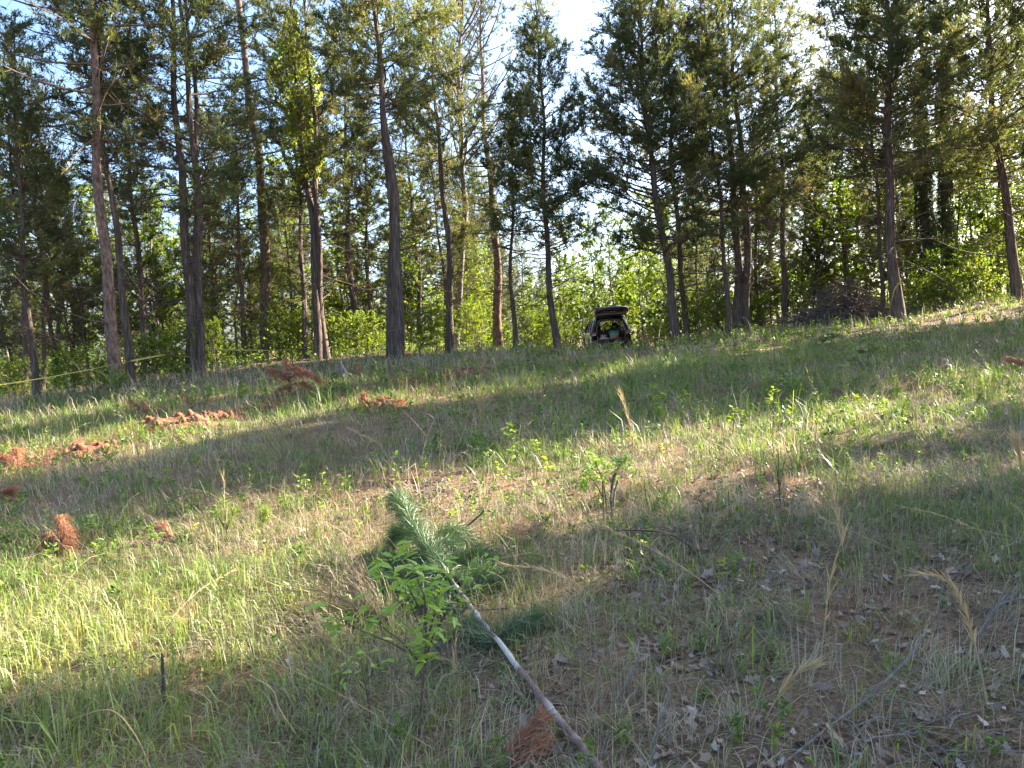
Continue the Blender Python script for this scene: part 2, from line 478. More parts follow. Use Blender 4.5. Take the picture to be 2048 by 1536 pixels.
def conifer(seed, H, r0, lean, crown0, Rmax, kind='cedar', dens=1.0, dead=40, top_pow=0.75, stems=None, flare=1.35, leafsize=1.14, wob=0.10, low_green=0.0, vis=10.5):
    rng = np.random.default_rng(seed)
    tr, lb, cr = Acc(), Acc(), Acc()
    stems = stems or [(0, 0, 1.0, 0, 0)]
    cls = []
    for (ox, oy, rs, lx, ly) in stems:
        cl = centre_line(H * (0.9 + 0.1 * rs), (lean[0] + lx, lean[1] + ly), rng, 22, wob, (ox, oy))
        h = cl[:, 2]
        rad = r0 * rs * (1 - 0.93 * (h / H) ** 1.05).clip(0.03, 1) * (1 + (flare - 1) * np.exp(-h / 0.45))
        cl2 = cl.copy(); cl2[0, 2] = -0.25
        tubes(tr, cl2, rad, 14, rough=0.13, rng=rng)
        cls.append(cl)
    for si, cl in enumerate(cls):
        fr = 1.0 / len(cls) if len(cls) > 1 else 1.0
        # dead lower limbs
        nd = int(dead * fr * 0.75)
        if nd:
            hs = rng.uniform(1.4, max(crown0 + 1.0, 2.2), nd)
            az = rng.random(nd) * 6.28; el = rng.uniform(-0.45, 0.55, nd); L = 0.35 + 1.7 * rng.random(nd) ** 1.8 * (Rmax / 2.5)
            P = grow(cl, hs, az, el, L, rng, 5, rng.normal(0, 0.2, nd))
            P += rng.normal(size=P.shape) * 0.06 * np.linspace(0, 1, 5)[None, :, None]
            tubes(lb, P, (0.007 + 0.007 * L)[:, None] * np.linspace(1, 0.25, 5)[None], 4)
            k = 7
            t = rng.uniform(0.25, 1, nd * k)
            PP = np.repeat(P, k, 0)
            b, d = along(PP, t)
            d2 = nrm(d + rvec(rng, nd * k) * 0.9)
            ln = rng.uniform(0.15, 0.7, nd * k)
            Q = b[:, None, :] + d2[:, None, :] * (np.linspace(0, 1, 2)[None, :, None] * ln[:, None, None])
            tubes(lb, Q, 0.0060 * np.linspace(1, 0.35, 2)[None] * np.ones((nd * k, 1)), 3)
        # live limbs
        nb = int((H - crown0) * (11 if kind == 'cedar' else 5.2) * dens * fr)
        u = (np.arange(nb) + rng.random(nb)) / nb
        hs = crown0 + (H * 0.985 - crown0) * u
        az = np.arange(nb) * 2.39996 + rng.normal(size=nb) * 0.5
        if kind == 'cedar':
            el = R(5) + R(48) * u + rng.normal(size=nb) * 0.14
            L = Rmax * ((1 - u) ** top_pow * (0.5 + 0.6 * rng.random(nb)) + 0.07) * np.clip(0.55 + u * 3, 0, 1)
            P = grow(cl, hs, az, el, L, rng, 6, 0.16)
        else:
            el = R(2) + R(40) * u + rng.normal(size=nb) * 0.18
            L = Rmax * ((1 - u) ** 0.6 * (0.5 + 0.6 * rng.random(nb)) + 0.10)
            P = grow(cl, hs, az, el, L, rng, 6, 0.12, 0.05)
        tubes(lb, P, np.minimum(0.008 + 0.009 * L, 0.036)[:, None] * np.linspace(1, 0.2, 6)[None], 4)
        # clumps: whole limbs can be bare, thin or full
        full = np.clip(rng.normal(0.95, 0.35, nb), 0.15, 1.4)
        gone = rng.random(nb) < np.clip(0.35 - u, 0, 0.3)
        full[gone] *= 0.15
        if kind == 'cedar':
            cnt = np.maximum(2, (L * 12.0 * (0.5 + 0.5 * full)).astype(int))
        else:
            cnt = np.maximum(2, (L * 7.5).astype(int))
        idx = np.repeat(np.arange(nb), cnt)
        m = len(idx)
        t = rng.uniform(0.18, 1.0, m) ** 0.8
        b, d = along(P[idx], t)
        d2 = nrm(d * 0.65 + rvec(rng, m) * 0.8 + np.array((0, 0, 0.22)))
        ln = rng.uniform(0.25, 0.85, m) * (1.15 - 0.45 * t) * (1 if kind == 'cedar' else 1.15)
        Q = b[:, None, :] + d2[:, None, :] * (np.linspace(0, 1, 2)[None, :, None] * ln[:, None, None])
        tubes(lb, Q, 0.0055 * np.linspace(1, 0.3, 2)[None] * np.ones((m, 1)), 3)
        ttw = np.clip(0.45 + 0.16 * rng.normal(size=nb)[idx] + 0.14 * rng.normal(size=m), 0, 1)
        keep = rng.random(m) < full[idx]
        jd = np.where(keep)[0]
        hi = (b[jd, 2] > vis)
        if kind == 'cedar':
            k = np.where(hi, 8, 33)
            jj_ = np.repeat(jd, k)
            n = len(jj_)
            s = rng.uniform(0.15, 1.05, n)
            bp, dd = along(Q[jj_], s)
            dirn = nrm(dd * 0.9 + rvec(rng, n) * 0.85 + np.array((0, 0, 0.15)))
            sz = rng.uniform(0.060, 0.135, n) * leafsize * np.where(np.repeat(hi, k), 1.5, 1.0)
            slivers(cr, bp + rvec(rng, n) * 0.05, dirn * sz[:, None], sz * rng.uniform(0.18, 0.30, n), np.clip(ttw[jj_] + 0.12 * rng.normal(size=n), 0, 1), rng)
        else:
            k = np.where(hi, 2, 3)
            jj_ = np.repeat(jd, k)
            n = len(jj_)
            s = rng.uniform(0.35, 1.0, n)
            bp, dd = along(Q[jj_], s)
            g = 17
            bp = np.repeat(bp, g, 0); dd = np.repeat(dd, g, 0)
            tt = np.repeat(ttw[jj_], g)
            n2 = len(bp)
            dirn = nrm(dd * 0.75 + rvec(rng, n2) * 0.8 + np.array((0, 0, 0.12)))
            sz = rng.uniform(0.10, 0.19, n2) * leafsize
            slivers(cr, bp, dirn * sz[:, None], sz * 0.085, np.clip(tt + 0.15 * rng.normal(size=n2), 0, 1), rng)
    return tr, lb, cr

def broadleaf(seed, H, r0, lean, crown0, Rmax, nleaf=9000, leaf=0.085, stems=1, spread=0.5, bare=False):
    rng = np.random.default_rng(seed)
    tr, lb, cr = Acc(), Acc(), Acc()
    for s_ in range(stems):
        a = rng.random() * 6.28
        ln_ = (lean[0] + (spread * 0.5 * math.cos(a) if stems > 1 else 0), lean[1] + (spread * 0.5 * math.sin(a) if stems > 1 else 0))
        Hs = H * rng.uniform(0.75, 1.0) if stems > 1 else H
        cl = centre_line(Hs, ln_, rng, 14, 0.16, (rng.normal() * 0.08 * (stems > 1), rng.normal() * 0.08 * (stems > 1)))
        rad = r0 * (1 - 0.92 * (cl[:, 2] / Hs)).clip(0.04, 1) * (1 + 0.3 * np.exp(-cl[:, 2] / 0.3))
        cl2 = cl.copy(); cl2[0, 2] = -0.15
        tubes(tr, cl2, rad, 9, rough=0.1, rng=rng)
        nb = max(8, int((Hs - crown0) * (5.0 if not bare else 7.5)))
        u = (np.arange(nb) + rng.random(nb)) / nb
        hs = crown0 + (Hs * 0.97 - crown0) * u
        az = np.arange(nb) * 2.4 + rng.normal(size=nb) * 0.6
        el = R(18) + R(38) * u + rng.normal(size=nb) * 0.2 if not bare else R(48) + rng.normal(size=nb) * 0.12
        L = Rmax * (0.45 + 0.6 * rng.random(nb)) * np.sqrt(np.clip(1.1 - u, 0.05, 1))
        P = grow(cl, hs, az, el, L, rng, 6, 0.10)
        tubes(lb, P, (0.006 + 0.010 * L)[:, None] * np.linspace(1, 0.2, 6)[None], 4)
        cnt = np.maximum(3, (L * (7 if not bare else 6)).astype(int))
        idx = np.repeat(np.arange(nb), cnt); m = len(idx)
        t = rng.uniform(0.15, 1, m)
        b, d = along(P[idx], t)
        d2 = nrm(d * 0.8 + rvec(rng, m) * (0.8 if not bare else 0.55) + np.array((0, 0, 0.1 if not bare else 0.4)))
        ln2 = rng.uniform(0.25, 0.7, m) * (1.2 - 0.5 * t) * (1 if not bare else 1.6)
        Q = b[:, None, :] + d2[:, None, :] * (np.linspace(0, 1, 3)[None, :, None] * ln2[:, None, None])
        Q[:, 1] += rng.normal(size=(m, 3)) * 0.03
        tubes(lb, Q, (0.0045 if not bare else 0.006) * np.linspace(1, 0.3, 3)[None] * np.ones((m, 1)), 3)
        nl = nleaf // stems
        full = np.clip(rng.normal(0.8, 0.35, nb), 0.1, 1.5)[idx]
        jj_ = rng.choice(m, nl, p=full / full.sum())
        s = rng.uniform(0.1, 1.02, nl)
        bp, dd = along(Q[jj_], s)
        # flat layered sprays: leaves tend to lie level
        dirn = rvec(rng, nl); dirn[:, 2] *= 0.45; dirn = nrm(dirn + dd * 0.5)
        sz = rng.uniform(0.6, 1.2, nl) * leaf
        tw = np.clip(0.5 + 0.15 * rng.normal(size=m), 0, 1)[jj_]
        leaves(cr, bp, dirn * sz[:, None], sz * rng.uniform(0.45, 0.7, nl), np.clip(tw + 0.15 * rng.normal(size=nl), 0, 1), rng)
    return tr, lb, cr

def plant_tree(name, parts, mats, loc, label, cat='tree', group=None, rz=0.0):
    t = empty(name, tuple(loc))
    t.rotation_euler = (0, 0, rz)
    tag(t, label, cat, group)
    tr, lb, cr = parts
    link('trunk', tr.mesh('trunk', mats[0], smooth=True), t)
    if lb.n: link('limbs', lb.mesh('limbs', mats[1]), t)
    if cr.n: link('crown', cr.mesh('crown', mats[2]), t)
    return t

def copy_thing(src, loc, rz=0.0, sc=1.0, label=None, group=None, tilt=(0, 0)):
    c = src.copy(); COL.objects.link(c)
    c.location = tuple(loc); c.rotation_euler = (tilt[0], tilt[1], rz); c.scale = (sc, sc, sc) if np.ndim(sc) == 0 else tuple(sc)
    if label: c['label'] = label
    if group: c['group'] = group
    elif 'group' in c: del c['group']
    for ch in src.children:
        d = ch.copy(); COL.objects.link(d); d.parent = c
        for g in ch.children:
            e = g.copy(); COL.objects.link(e); e.parent = d
    return c

def base_lean(bx, by, tx, ty, depth):
    b = W(bx, by, depth)
    b = gp(b[0], b[1])
    t = W(tx, ty, depth)
    h = t[2] - b[2]
    return b, ((t[0] - b[0]) / h, 0.0)

CED = ('bark_cedar', 'twig', 'cedar'); PIN = ('bark_pine', 'twig', 'pine')
T = {}
def named(key, kind, px, depth, H, r0, crown0, Rmax, label, name=None, **kw):
    b, lean = base_lean(*px, depth)
    share = kw.pop('share', None)
    if share:
        src = T[share]
        l0 = src['lean']
        T[key] = copy_thing(src, b, 0.0, (H / src['height'],) * 3, label, None, (0.0, math.atan(lean[0] - l0)))
        T[key]['lean'] = lean[0]; T[key]['height'] = H
        return T[key]
    parts = conifer(sum(map(ord, key)) * 7 + 3, H, r0, lean, crown0, Rmax, kind, **kw)
    mats = [M[k] for k in (CED if kind == 'cedar' else PIN)]
    T[key] = plant_tree(name or ('cedar_tree' if kind == 'cedar' else 'pine_tree'), parts, mats, b, label)
    T[key]['lean'] = lean[0]; T[key]['height'] = H
    return T[key]

named('p1', 'pine', (238, 788, 192, 30), 18.0, 15.5, 0.142, 5.8, 3.2, 'tall straight pine trunk with sunlit plated bark at far left, tape across it', dead=16, dens=1.3, vis=12)
named('c1b', 'cedar', (262, 782, 222, 200), 19.2, 12.5, 0.105, 5.0, 2.0, 'darker slim cedar trunk right behind the tall taped pine', dead=60)
named('c2', 'cedar', (388, 748, 352, 0), 20.0, 14.0, 0.135, 4.0, 2.6, 'sunlit cedar with fluted triple trunk and full olive crown', stems=[(-0.10, 0, 1.0, 0.0, 0), (0.12, 0.02, 0.85, 0.004, 0), (0.0, -0.10, 0.7, 0.018, 0.02)], dead=70, dens=1.0)
named('p3', 'pine', (535, 697, 480, 0), 27.0, 21.0, 0.19, 7.0, 3.4, 'tall pine rising behind between the fluted cedar and the vine-wrapped cedar', dead=24, dens=1.2, vis=15)
named('c4', 'cedar', (640, 702, 592, 0), 24.0, 14.5, 0.13, 4.8, 2.5, 'twin-stemmed cedar with a bright green vine in its crown', stems=[(-0.09, 0, 1.0, 0, 0), (0.17, 0.12, 0.85, 0.003, 0)], dead=60, dens=0.85)
named('c5', 'cedar', (797, 722, 752, 0), 21.5, 14.0, 0.138, 6.6, 2.2, 'thick pale cedar trunk with the yellow tape tied round it', dead=50, dens=0.85, flare=1.15)
named('c6', 'cedar', (902, 706, 876, 150), 25.0, 12.0, 0.125, 5.2, 2.0, 'straight dark cedar beneath the bare-topped tree', dead=60, dens=0.85)
named('c5b', 'cedar', (785, 712, 766, 100), 23.0, 15.0, 0.12, 6.5, 2.3, 'darker trunk close behind the tape-tied cedar', share='c6')
named('p7', 'pine', (997, 694, 963, 100), 31.0, 15.2, 0.19, 4.2, 3.6, 'sunlit pine with a pale pointed top beside the open sky', dead=30, dens=1.5, vis=16)
named('c8', 'cedar', (1031, 696, 1020, 300), 25.5, 8.2, 0.085, 3.8, 1.8, 'small thin dark cedar with wide bare lower limbs', dead=90, dens=1.1)
named('c9', 'cedar', (1117, 698, 1075, 85), 25.0, 11.2, 0.115, 3.0, 2.6, 'dark cedar with a feathery pointed top against open sky', dead=70, dens=1.35, top_pow=0.9)
named('c10', 'cedar', (1352, 681, 1277, 0), 25.0, 12.6, 0.145, 2.8, 3.7, 'leaning dark cedar just to the right of the parked car', dead=60, dens=1.5, leafsize=1.2)
named('c10b', 'cedar', (1374, 672, 1345, 100), 28.0, 13.5, 0.13, 4.2, 2.4, 'second cedar trunk close behind the leaning one right of the car', share='c1b')
named('c11', 'cedar', (1457, 668, 1425, 250), 25.0, 11.5, 0.085, 3.8, 1.8, 'slim cedar trunk left of the dark double trunk', dead=70)
named('c12', 'cedar', (1482, 656, 1452, 0), 26.5, 13.2, 0.16, 3.6, 3.2, 'big dark cedar with a fluted double trunk', stems=[(-0.12, 0, 1.0, -0.004, 0), (0.17, 0.04, 0.95, 0.004, 0)], dead=80, dens=1.4, leafsize=1.2)
named('c13', 'cedar', (1567, 655, 1558, 200), 28.5, 14.6, 0.08, 4.0, 2.1, 'thin straight cedar between the double trunk and the brush pile', share='c11')
named('c14', 'cedar', (1797, 648, 1772, 0), 23.0, 12.4, 0.185, 4.2, 3.4, 'large pale-barked cedar with yellow tape hanging from its base', dead=60, dens=1.55, flare=1.5, leafsize=1.2)
named('c14b', 'cedar', (1765, 625, 1745, 200), 27.5, 11.0, 0.085, 4.5, 2.0, 'thin dark trunk just left of the pale cedar behind the brush pile', share='c11')
named('i15', 'pine', (1857, 615, 1838, 0), 29.0, 13.6, 0.20, 5.0, 2.8, 'ivy-covered trunk nearer the pale cedar, first of two', name='ivy_tree', dead=20, dens=1.3, vis=15)
named('i16', 'pine', (1900, 603, 1880, 0), 28.0, 12.8, 0.17, 5.5, 3.0, 'slimmer ivy-covered trunk, second to the right of the pale cedar', name='ivy_tree', share='i15')
named('c17', 'cedar', (2036, 600, 1992, 0), 24.0, 12.6, 0.155, 3.8, 3.3, 'dark cedar at the right edge of the photo', dead=60, dens=1.4, leafsize=1.2)

# left-hand slender trunks
named('c0a', 'cedar', (48, 792, 22, 300), 21.0, 9.5, 0.085, 3.2, 2.2, 'leftmost of three slender cedars at the left edge', share='c11')
named('c0b', 'cedar', (74, 806, 38, 300), 19.0, 9.2, 0.085, 2.6, 1.7, 'middle one of three slender cedars at the left edge', dead=70)
named('c0c', 'cedar', (84, 790, 70, 300), 21.5, 8.5, 0.08, 3.4, 2.1, 'rightmost of three slender cedars at the left edge, darkest', share='c11')

# ivy sleeves and a climbing vine are plants of their own
def sleeve(tree_key, h0, h1, rad, n, mat, leaf, label, name='ivy', cat='vine', bias=0.0, clump=None, seed=5):
    rng = np.random.default_rng(seed)
    t = T[tree_key]
    me = [c for c in t.children if c.name.startswith('trunk')][0].data
    vs_ = np.array([v.co[:] for v in me.vertices])
    acc_s, acc_l = Acc(), Acc()
    h = rng.uniform(h0, h1, n)
    a = rng.random(n) * 6.28
    hh = np.linspace(0, vs_[:, 2].max(), 22)
    cx = np.array([vs_[np.argsort(abs(vs_[:, 2] - q))[:14]].mean(0) for q in hh])
    ctr = np.stack([np.interp(h, hh, cx[:, k]) for k in range(3)], 1)
    ctr[:, 2] = h
    r = rad * (0.75 + 0.6 * fbm(h * 1.7, a * 1.2, seed, 3)) * (1 - 0.35 * (h - h0) / (h1 - h0))
    if clump is not None:
        r = r * clump(h)
    P = ctr + np.stack((np.cos(a) * r, np.sin(a) * r, np.zeros(n)), 1)
    out_ = np.stack((np.cos(a), np.sin(a), np.zeros(n)), 1)
    D = nrm(np.array((0, 0, -0.8)) + out_ * 0.35 + rvec(rng, n) * 0.6)
    sz = leaf * rng.uniform(0.6, 1.3, n)
    leaves(acc_l, P, D * sz[:, None], sz * 0.85, np.clip(rng.normal(0.5 + bias, 0.22, n), 0, 1), rng, face=out_ + 0.5 * rvec(rng, n))
    for q in range(4):
        hs = np.linspace(max(h0 - 0.2, 0.0), h1, 24)
        c2 = np.stack([np.interp(hs, hh, cx[:, k]) for k in range(3)], 1); c2[:, 2] = hs
        aa = q * 1.6 + hs * 0.35 + np.sin(hs + q)
        c2[:, 0] += np.cos(aa) * 0.17 * (1 - 0.5 * hs / 14); c2[:, 1] += np.sin(aa) * 0.17 * (1 - 0.5 * hs / 14)
        tubes(acc_s, c2, np.full(24, 0.012), 4)
    e = empty(name, t.location); e.rotation_euler = t.rotation_euler; e.scale = t.scale
    tag(e, label, cat)
    link('stem', acc_s.mesh('stem', M['twig']), e)
    link('leaves', acc_l.mesh('leaves', M[mat]), e)
    return e
sleeve('i15', 0.2, 9.0, 0.30, 9000, 'ivy', 0.07, 'dark ivy sleeve wrapping the broader of two ivy trunks')
sleeve('i16', 0.2, 9.5, 0.27, 9000, 'ivy', 0.07, 'dark ivy sleeve wrapping the slimmer of two ivy trunks', seed=8)
sleeve('c4', 5.5, 10.6, 0.85, 5200, 'broad', 0.085, 'bright green vine climbing high in the twin-stemmed cedar', name='climbing_vine', bias=0.32, seed=11,
       clump=lambda h: 0.25 + 0.9 * np.exp(-((h - 8.6) / 0.9) ** 2) + 0.45 * np.exp(-((h - 6.4) / 0.7) ** 2))

# bare-topped deciduous tree and its leafless neighbour at far left
b, ln_ = base_lean(905, 700, 905, 60, 29.0)
T['bare1'] = plant_tree('bare_tree', broadleaf(41, 17.0, 0.15, (ln_[0] + 0.02, 0.0), 6.0, 4.6, 2600, 0.035, bare=True), [M['bark_grey'], M['twig'], M['bud']], b, 'tall leafless tree with reddish twigs reaching into the open sky')
b, ln_ = base_lean(112, 780, 95, 200, 27.0)
T['bare2'] = plant_tree('bare_tree', broadleaf(44, 11.0, 0.09, (ln_[0], 0.0), 4.0, 2.8, 900, 0.03, bare=True), [M['bark_grey'], M['twig'], M['bud']], b, 'leafless upright tree in the sky gap left of the tall pine')

# young broadleaf trees of the wood edge (prototypes, then single copies)
protos = {}
for k, (seed, H, r0, c0, Rm, nl, lf, st) in {'ba': (61, 6.5, 0.06, 1.0, 2.0, 9000, 0.10, 1), 'bb': (63, 5.0, 0.035, 0.5, 1.5, 7500, 0.09, 3), 'bc': (67, 8.5, 0.075, 1.8, 2.3, 10000, 0.10, 1),
                                             'bd': (71, 3.0, 0.025, 0.25, 1.0, 4500, 0.08, 4), 'be': (73, 1.5, 0.015, 0.1, 0.65, 2600, 0.07, 5)}.items():
    protos[k] = (seed, H, r0, c0, Rm, nl, lf, st)
def first_broad(k, loc, label, group, name):
    seed, H, r0, c0, Rm, nl, lf, st = protos[k]
    return plant_tree(name, broadleaf(seed, H, r0, (0, 0), c0, Rm, nl, lf, st), [M['bark_grey'], M['twig'], M['broad']], loc, label, 'tree' if H > 2.5 else 'shrub', group)
B = {}
AUTO = []
rngp = random.Random(4)
def put_broad(k, px, depth, label, group=None, sc=1.0):
    p = W(px, 690, depth); loc = gp(p[0], p[1])
    name = 'young_tree' if k in ('ba', 'bb', 'bc') else 'shrub'
    if k not in B:
        B[k] = first_broad(k, loc, label, group, name)
        B[k].rotation_euler = (0, 0, rngp.random() * 6.28)
        B[k].scale = (sc,) * 3
        o = B[k]
    else:
        o = copy_thing(B[k], loc, rngp.random() * 6.28, sc, label, group)
    if group:
        AUTO.append((o, label, px, depth))
    return o

GB = 'bright young trees backlit behind the parked car'
GR = 'yellow-green young trees glowing behind the right trunks'
GL = 'green young trees in the shade of the left wood'
GS = 'low shrubs along the wood edge'
put_broad('ba', 1290, 42, 'yellow-green sunlit young tree behind the car, between it and the leaning cedar', None, 0.95)
put_broad('bc', 1420, 36, 'yellow-green young tree between the leaning cedar and the slim cedar', None, 0.8)
put_broad('bb', 1100, 44, 'bright sunlit young tree', GB, 1.0)
for px, d, k, s in [(1170, 47, 'ba', 0.75), (1235, 52, 'bb', 1.1), (1330, 46, 'bb', 1.1), (1060, 50, 'ba', 0.8), (1000, 46, 'bb', 1.0), (1370, 40, 'ba', 0.8), (1260, 46, 'ba', 0.8), (1140, 56, 'ba', 1.0), (1200, 60, 'ba', 0.95), (1300, 58, 'ba', 1.1), (1228, 50, 'bc', 1.1), (1188, 55, 'bc', 1.05), (1262, 52, 'bc', 1.0), (1135, 53, 'bc', 1.05), (1305, 50, 'bc', 1.15), (1340, 56, 'bc', 1.2)]:
    put_broad(k, px, d, 'bright sunlit young tree', GB, s)
for px, d, k, s in [(1530, 33, 'ba', 0.9), (1600, 31, 'bb', 1.1), (1650, 36, 'ba', 1.1), (1690, 31, 'ba', 0.85), (1740, 37, 'bc', 1.0), (1810, 32, 'bb', 1.2), (1870, 36, 'bc', 1.0),
                    (1940, 32, 'ba', 1.1), (1985, 36, 'bc', 1.05), (2060, 32, 'ba', 1.1), (2130, 36, 'bc', 1.0), (1930, 40, 'bc', 1.1), (2020, 29, 'bb', 1.1), (1480, 38, 'ba', 1.0), (1560, 42, 'bc', 1.0), (1980, 30, 'ba', 0.8), (2230, 33, 'bc', 1.0)]:
    put_broad(k, px, d, 'glowing yellow-green young tree', GR, s)
for px, d, k, s in [(150, 27, 'bc', 0.9), (300, 26, 'ba', 1.0), (330, 33, 'bc', 1.0), (20, 28, 'bc', 0.9), (470, 30, 'bc', 0.9), (560, 34, 'bc', 1.1), (690, 29, 'ba', 1.0), (730, 33, 'bc', 1.1), (850, 31, 'ba', 0.95),
                    (930, 35, 'bc', 0.8), (-80, 25, 'bc', 0.9), (430, 27, 'bb', 0.8), (590, 28, 'bb', 0.7), (960, 32, 'bb', 0.9), (210, 36, 'bc', 1.1), (80, 36, 'bc', 1.0), (820, 40, 'bc', 1.1), (620, 40, 'bc', 1.2), (400, 40, 'bc', 1.2)]:
    put_broad(k, px, d, 'shaded green young tree', GL, s)
for px, d, k, s in [(20, 19.6, 'be', 0.7), (130, 19.2, 'be', 0.8), (205, 18.6, 'be', 0.55), (290, 19.8, 'be', 0.8), (340, 19.6, 'be', 0.8), (430, 23.0, 'bd', 0.55), (500, 25, 'bd', 0.5), (560, 25.5, 'bd', 0.6), (600, 26, 'be', 1.0), (660, 25.5, 'be', 0.9),
                    (715, 25.5, 'be', 0.9), (745, 26, 'be', 0.9), (840, 23.5, 'bd', 0.5), (870, 24.2, 'bd', 0.5), (920, 26.5, 'bd', 0.6), (955, 27, 'bd', 0.6), (1060, 29, 'bd', 0.7), (1090, 30, 'be', 1.0), (1130, 33, 'be', 0.8), (1320, 30, 'be', 0.8),
                    (1400, 28, 'bd', 0.7), (1430, 30, 'bd', 0.8), (1500, 28.5, 'be', 1.0), (1530, 28, 'be', 0.9), (1590, 28.6, 'bd', 0.6), (1840, 26.5, 'bd', 0.7), (1870, 27.0, 'bd', 0.6), (1930, 27, 'bd', 0.8), (1960, 25.5, 'be', 1.0), (1990, 27, 'bd', 0.7), (2050, 26.0, 'bd', 0.6), (2090, 25.0, 'bd', 0.6), (1900, 25.2, 'be', 0.8), (1830, 25.0, 'be', 0.8)]:
    put_broad(k, px, d, 'low leafy shrub', GS, s)

# deeper wood: single copies of the trees above
GD = 'slender trees deep in the left wood'
GDR = 'dark trees deep in the right wood'
GF = 'distant trees behind the car'
rb = random.Random(21)
def put_copy(k, px, py, d, sc, desc, group):
    p = W(px, py, d)
    o = copy_thing(T[k], gp(p[0], p[1]), rb.random() * 6.28, sc, desc, group, (rb.uniform(-.03, .03), rb.uniform(-.03, .03)))
    AUTO.append((o, desc, px, d))
    return o
cedars = ['c1b', 'c6', 'c9', 'c11', 'c0b', 'c8']
for (px, d) in [(-260, 22), (-170, 25), (-60, 24), (110, 26), (170, 25), (285, 23.2), (310, 34), (440, 27.5), (490, 24.8), (585, 32), (612, 25.0), (720, 27.5), (748, 28.5),
                (840, 32), (895, 28.4), (930, 41), (955, 36), (240, 44), (450, 46), (600, 48), (700, 50), (330, 50), (820, 50)]:
    put_copy(rb.choice(cedars), px, 700, d, rb.uniform(0.7, 1.05) * (0.68 if -100 < px < 215 else 1.0), 'slender shaded cedar', GD)
for (px, d) in [(1400, 34), (1520, 31), (1610, 33), (1640, 42), (1700, 33), (1720, 40), (1830, 34), (1920, 33), (2000, 31), (2080, 29), (1560, 45), (1800, 46), (1450, 44)]:
    put_copy(rb.choice(cedars + ['c17']), px, 640, d, rb.uniform(0.8, 1.05), 'dark background cedar', GDR)
for (px, d, s_, k) in [(1150, 75, 0.55, 'p7'), (1185, 82, 0.5, 'c9'), (1090, 70, 0.7, 'c9'), (1255, 78, 0.55, 'c9'), (1330, 66, 0.8, 'p7'), (1050, 62, 0.8, 'c6'), (1010, 58, 0.8, 'c9'), (1400, 60, 0.9, 'c9'), (980, 70, 1.0, 'p7')]:
    put_copy(k, px, 640, d, s_, 'distant evergreen', GF)
for (px, d, s_) in [(-40, 24, .4), (30, 27, .4), (140, 26, .35), (225, 27, .4), (330, 27.5, .4), (415, 29, .4), (500, 29.5, .4), (560, 33, .45), (655, 31, .4), (735, 33, .45), (820, 34, .45), (925, 34, .45), (60, 35, .5), (250, 37, .5), (400, 38, .5), (530, 41, .5), (780, 40, .5),
                     (1440, 32, .4), (1505, 31, .45), (1545, 33, .4), (1625, 31, .4), (1675, 33.5, .45), (1740, 32, .4), (1820, 31, .4), (1890, 32, .35)]:
    put_copy(rb.choice(['c9', 'c0b', 'c9', 'c17', 'c2']), px, 690, d, s_ * (0.8 if px > 1400 else 1.0), 'young bushy cedar', 'young cedars filling the wood')
# each copy is told apart by the landmark it stands nearest to
LM = [(-150, 'the slender cedars beyond the left edge'), (70, 'the slender cedars at the left edge'), (238, 'the tall taped pine'), (388, 'the fluted cedar'), (535, 'the tall pine behind'), (640, 'the vine-wrapped cedar'), (797, 'the tape-tied cedar'), (902, 'the bare-topped tree'), (997, 'the pale-topped pine'),
      (1117, 'the pointed dark cedar'), (1217, 'the parked car'), (1352, 'the leaning cedar'), (1482, 'the dark double trunk'), (1567, 'the thin straight cedar'), (1690, 'the brush pile'), (1797, 'the pale-barked cedar'), (1880, 'the ivy trunks'), (2036, 'the cedar at the right edge')]
bins = {}
for o, desc, px, d in AUTO:
    x0, nm = min(LM, key=lambda q: abs(q[0] - px))
    side = 'behind' if abs(px - x0) < 16 else ('just left of' if px < x0 else 'just right of')
    bins.setdefault((desc, side, nm), []).append((d, o))
for (desc, side, nm), lst in bins.items():
    lst.sort(key=lambda q: q[0])
    for i, (d, o) in enumerate(lst):
        o['label'] = f'{desc} {side} {nm}' + ('' if len(lst) == 1 else (', ' + ('nearest', 'second nearest', 'third nearest', 'fourth nearest', 'fifth nearest', 'sixth nearest', 'farthest')[min(i, 6)]))
# the tree line goes on to the right of the picture and shades the near field
GO = 'trees of the wood edge beyond the right of the picture'
for i, (x, y, s_, k) in enumerate([(17.4, 11.7, 1.15, 'c12'), (20, 12.8, 1.2, 'c10'), (18, 9.3, 1.1, 'c10'), (20.5, 10, 1.15, 'c12'), (17, 6.6, 1.0, 'c10'), (19.5, 5.2, 1.1, 'c12'), (18, 2.0, 1.0, 'c10'), (22.5, 13.7, 1.2, 'c2'),
                                  (16.4, 18.9, 1.3, 'c5'), (18.2, 20.9, 1.15, 'c10'), (20.5, 21.8, 1.25, 'c12'), (22.5, 23.4, 1.2, 'c10')]):
    copy_thing(T[k], gp(x, y), rb.random() * 6.28, s_, 'cedar of the tree line just beyond the right edge', GO)

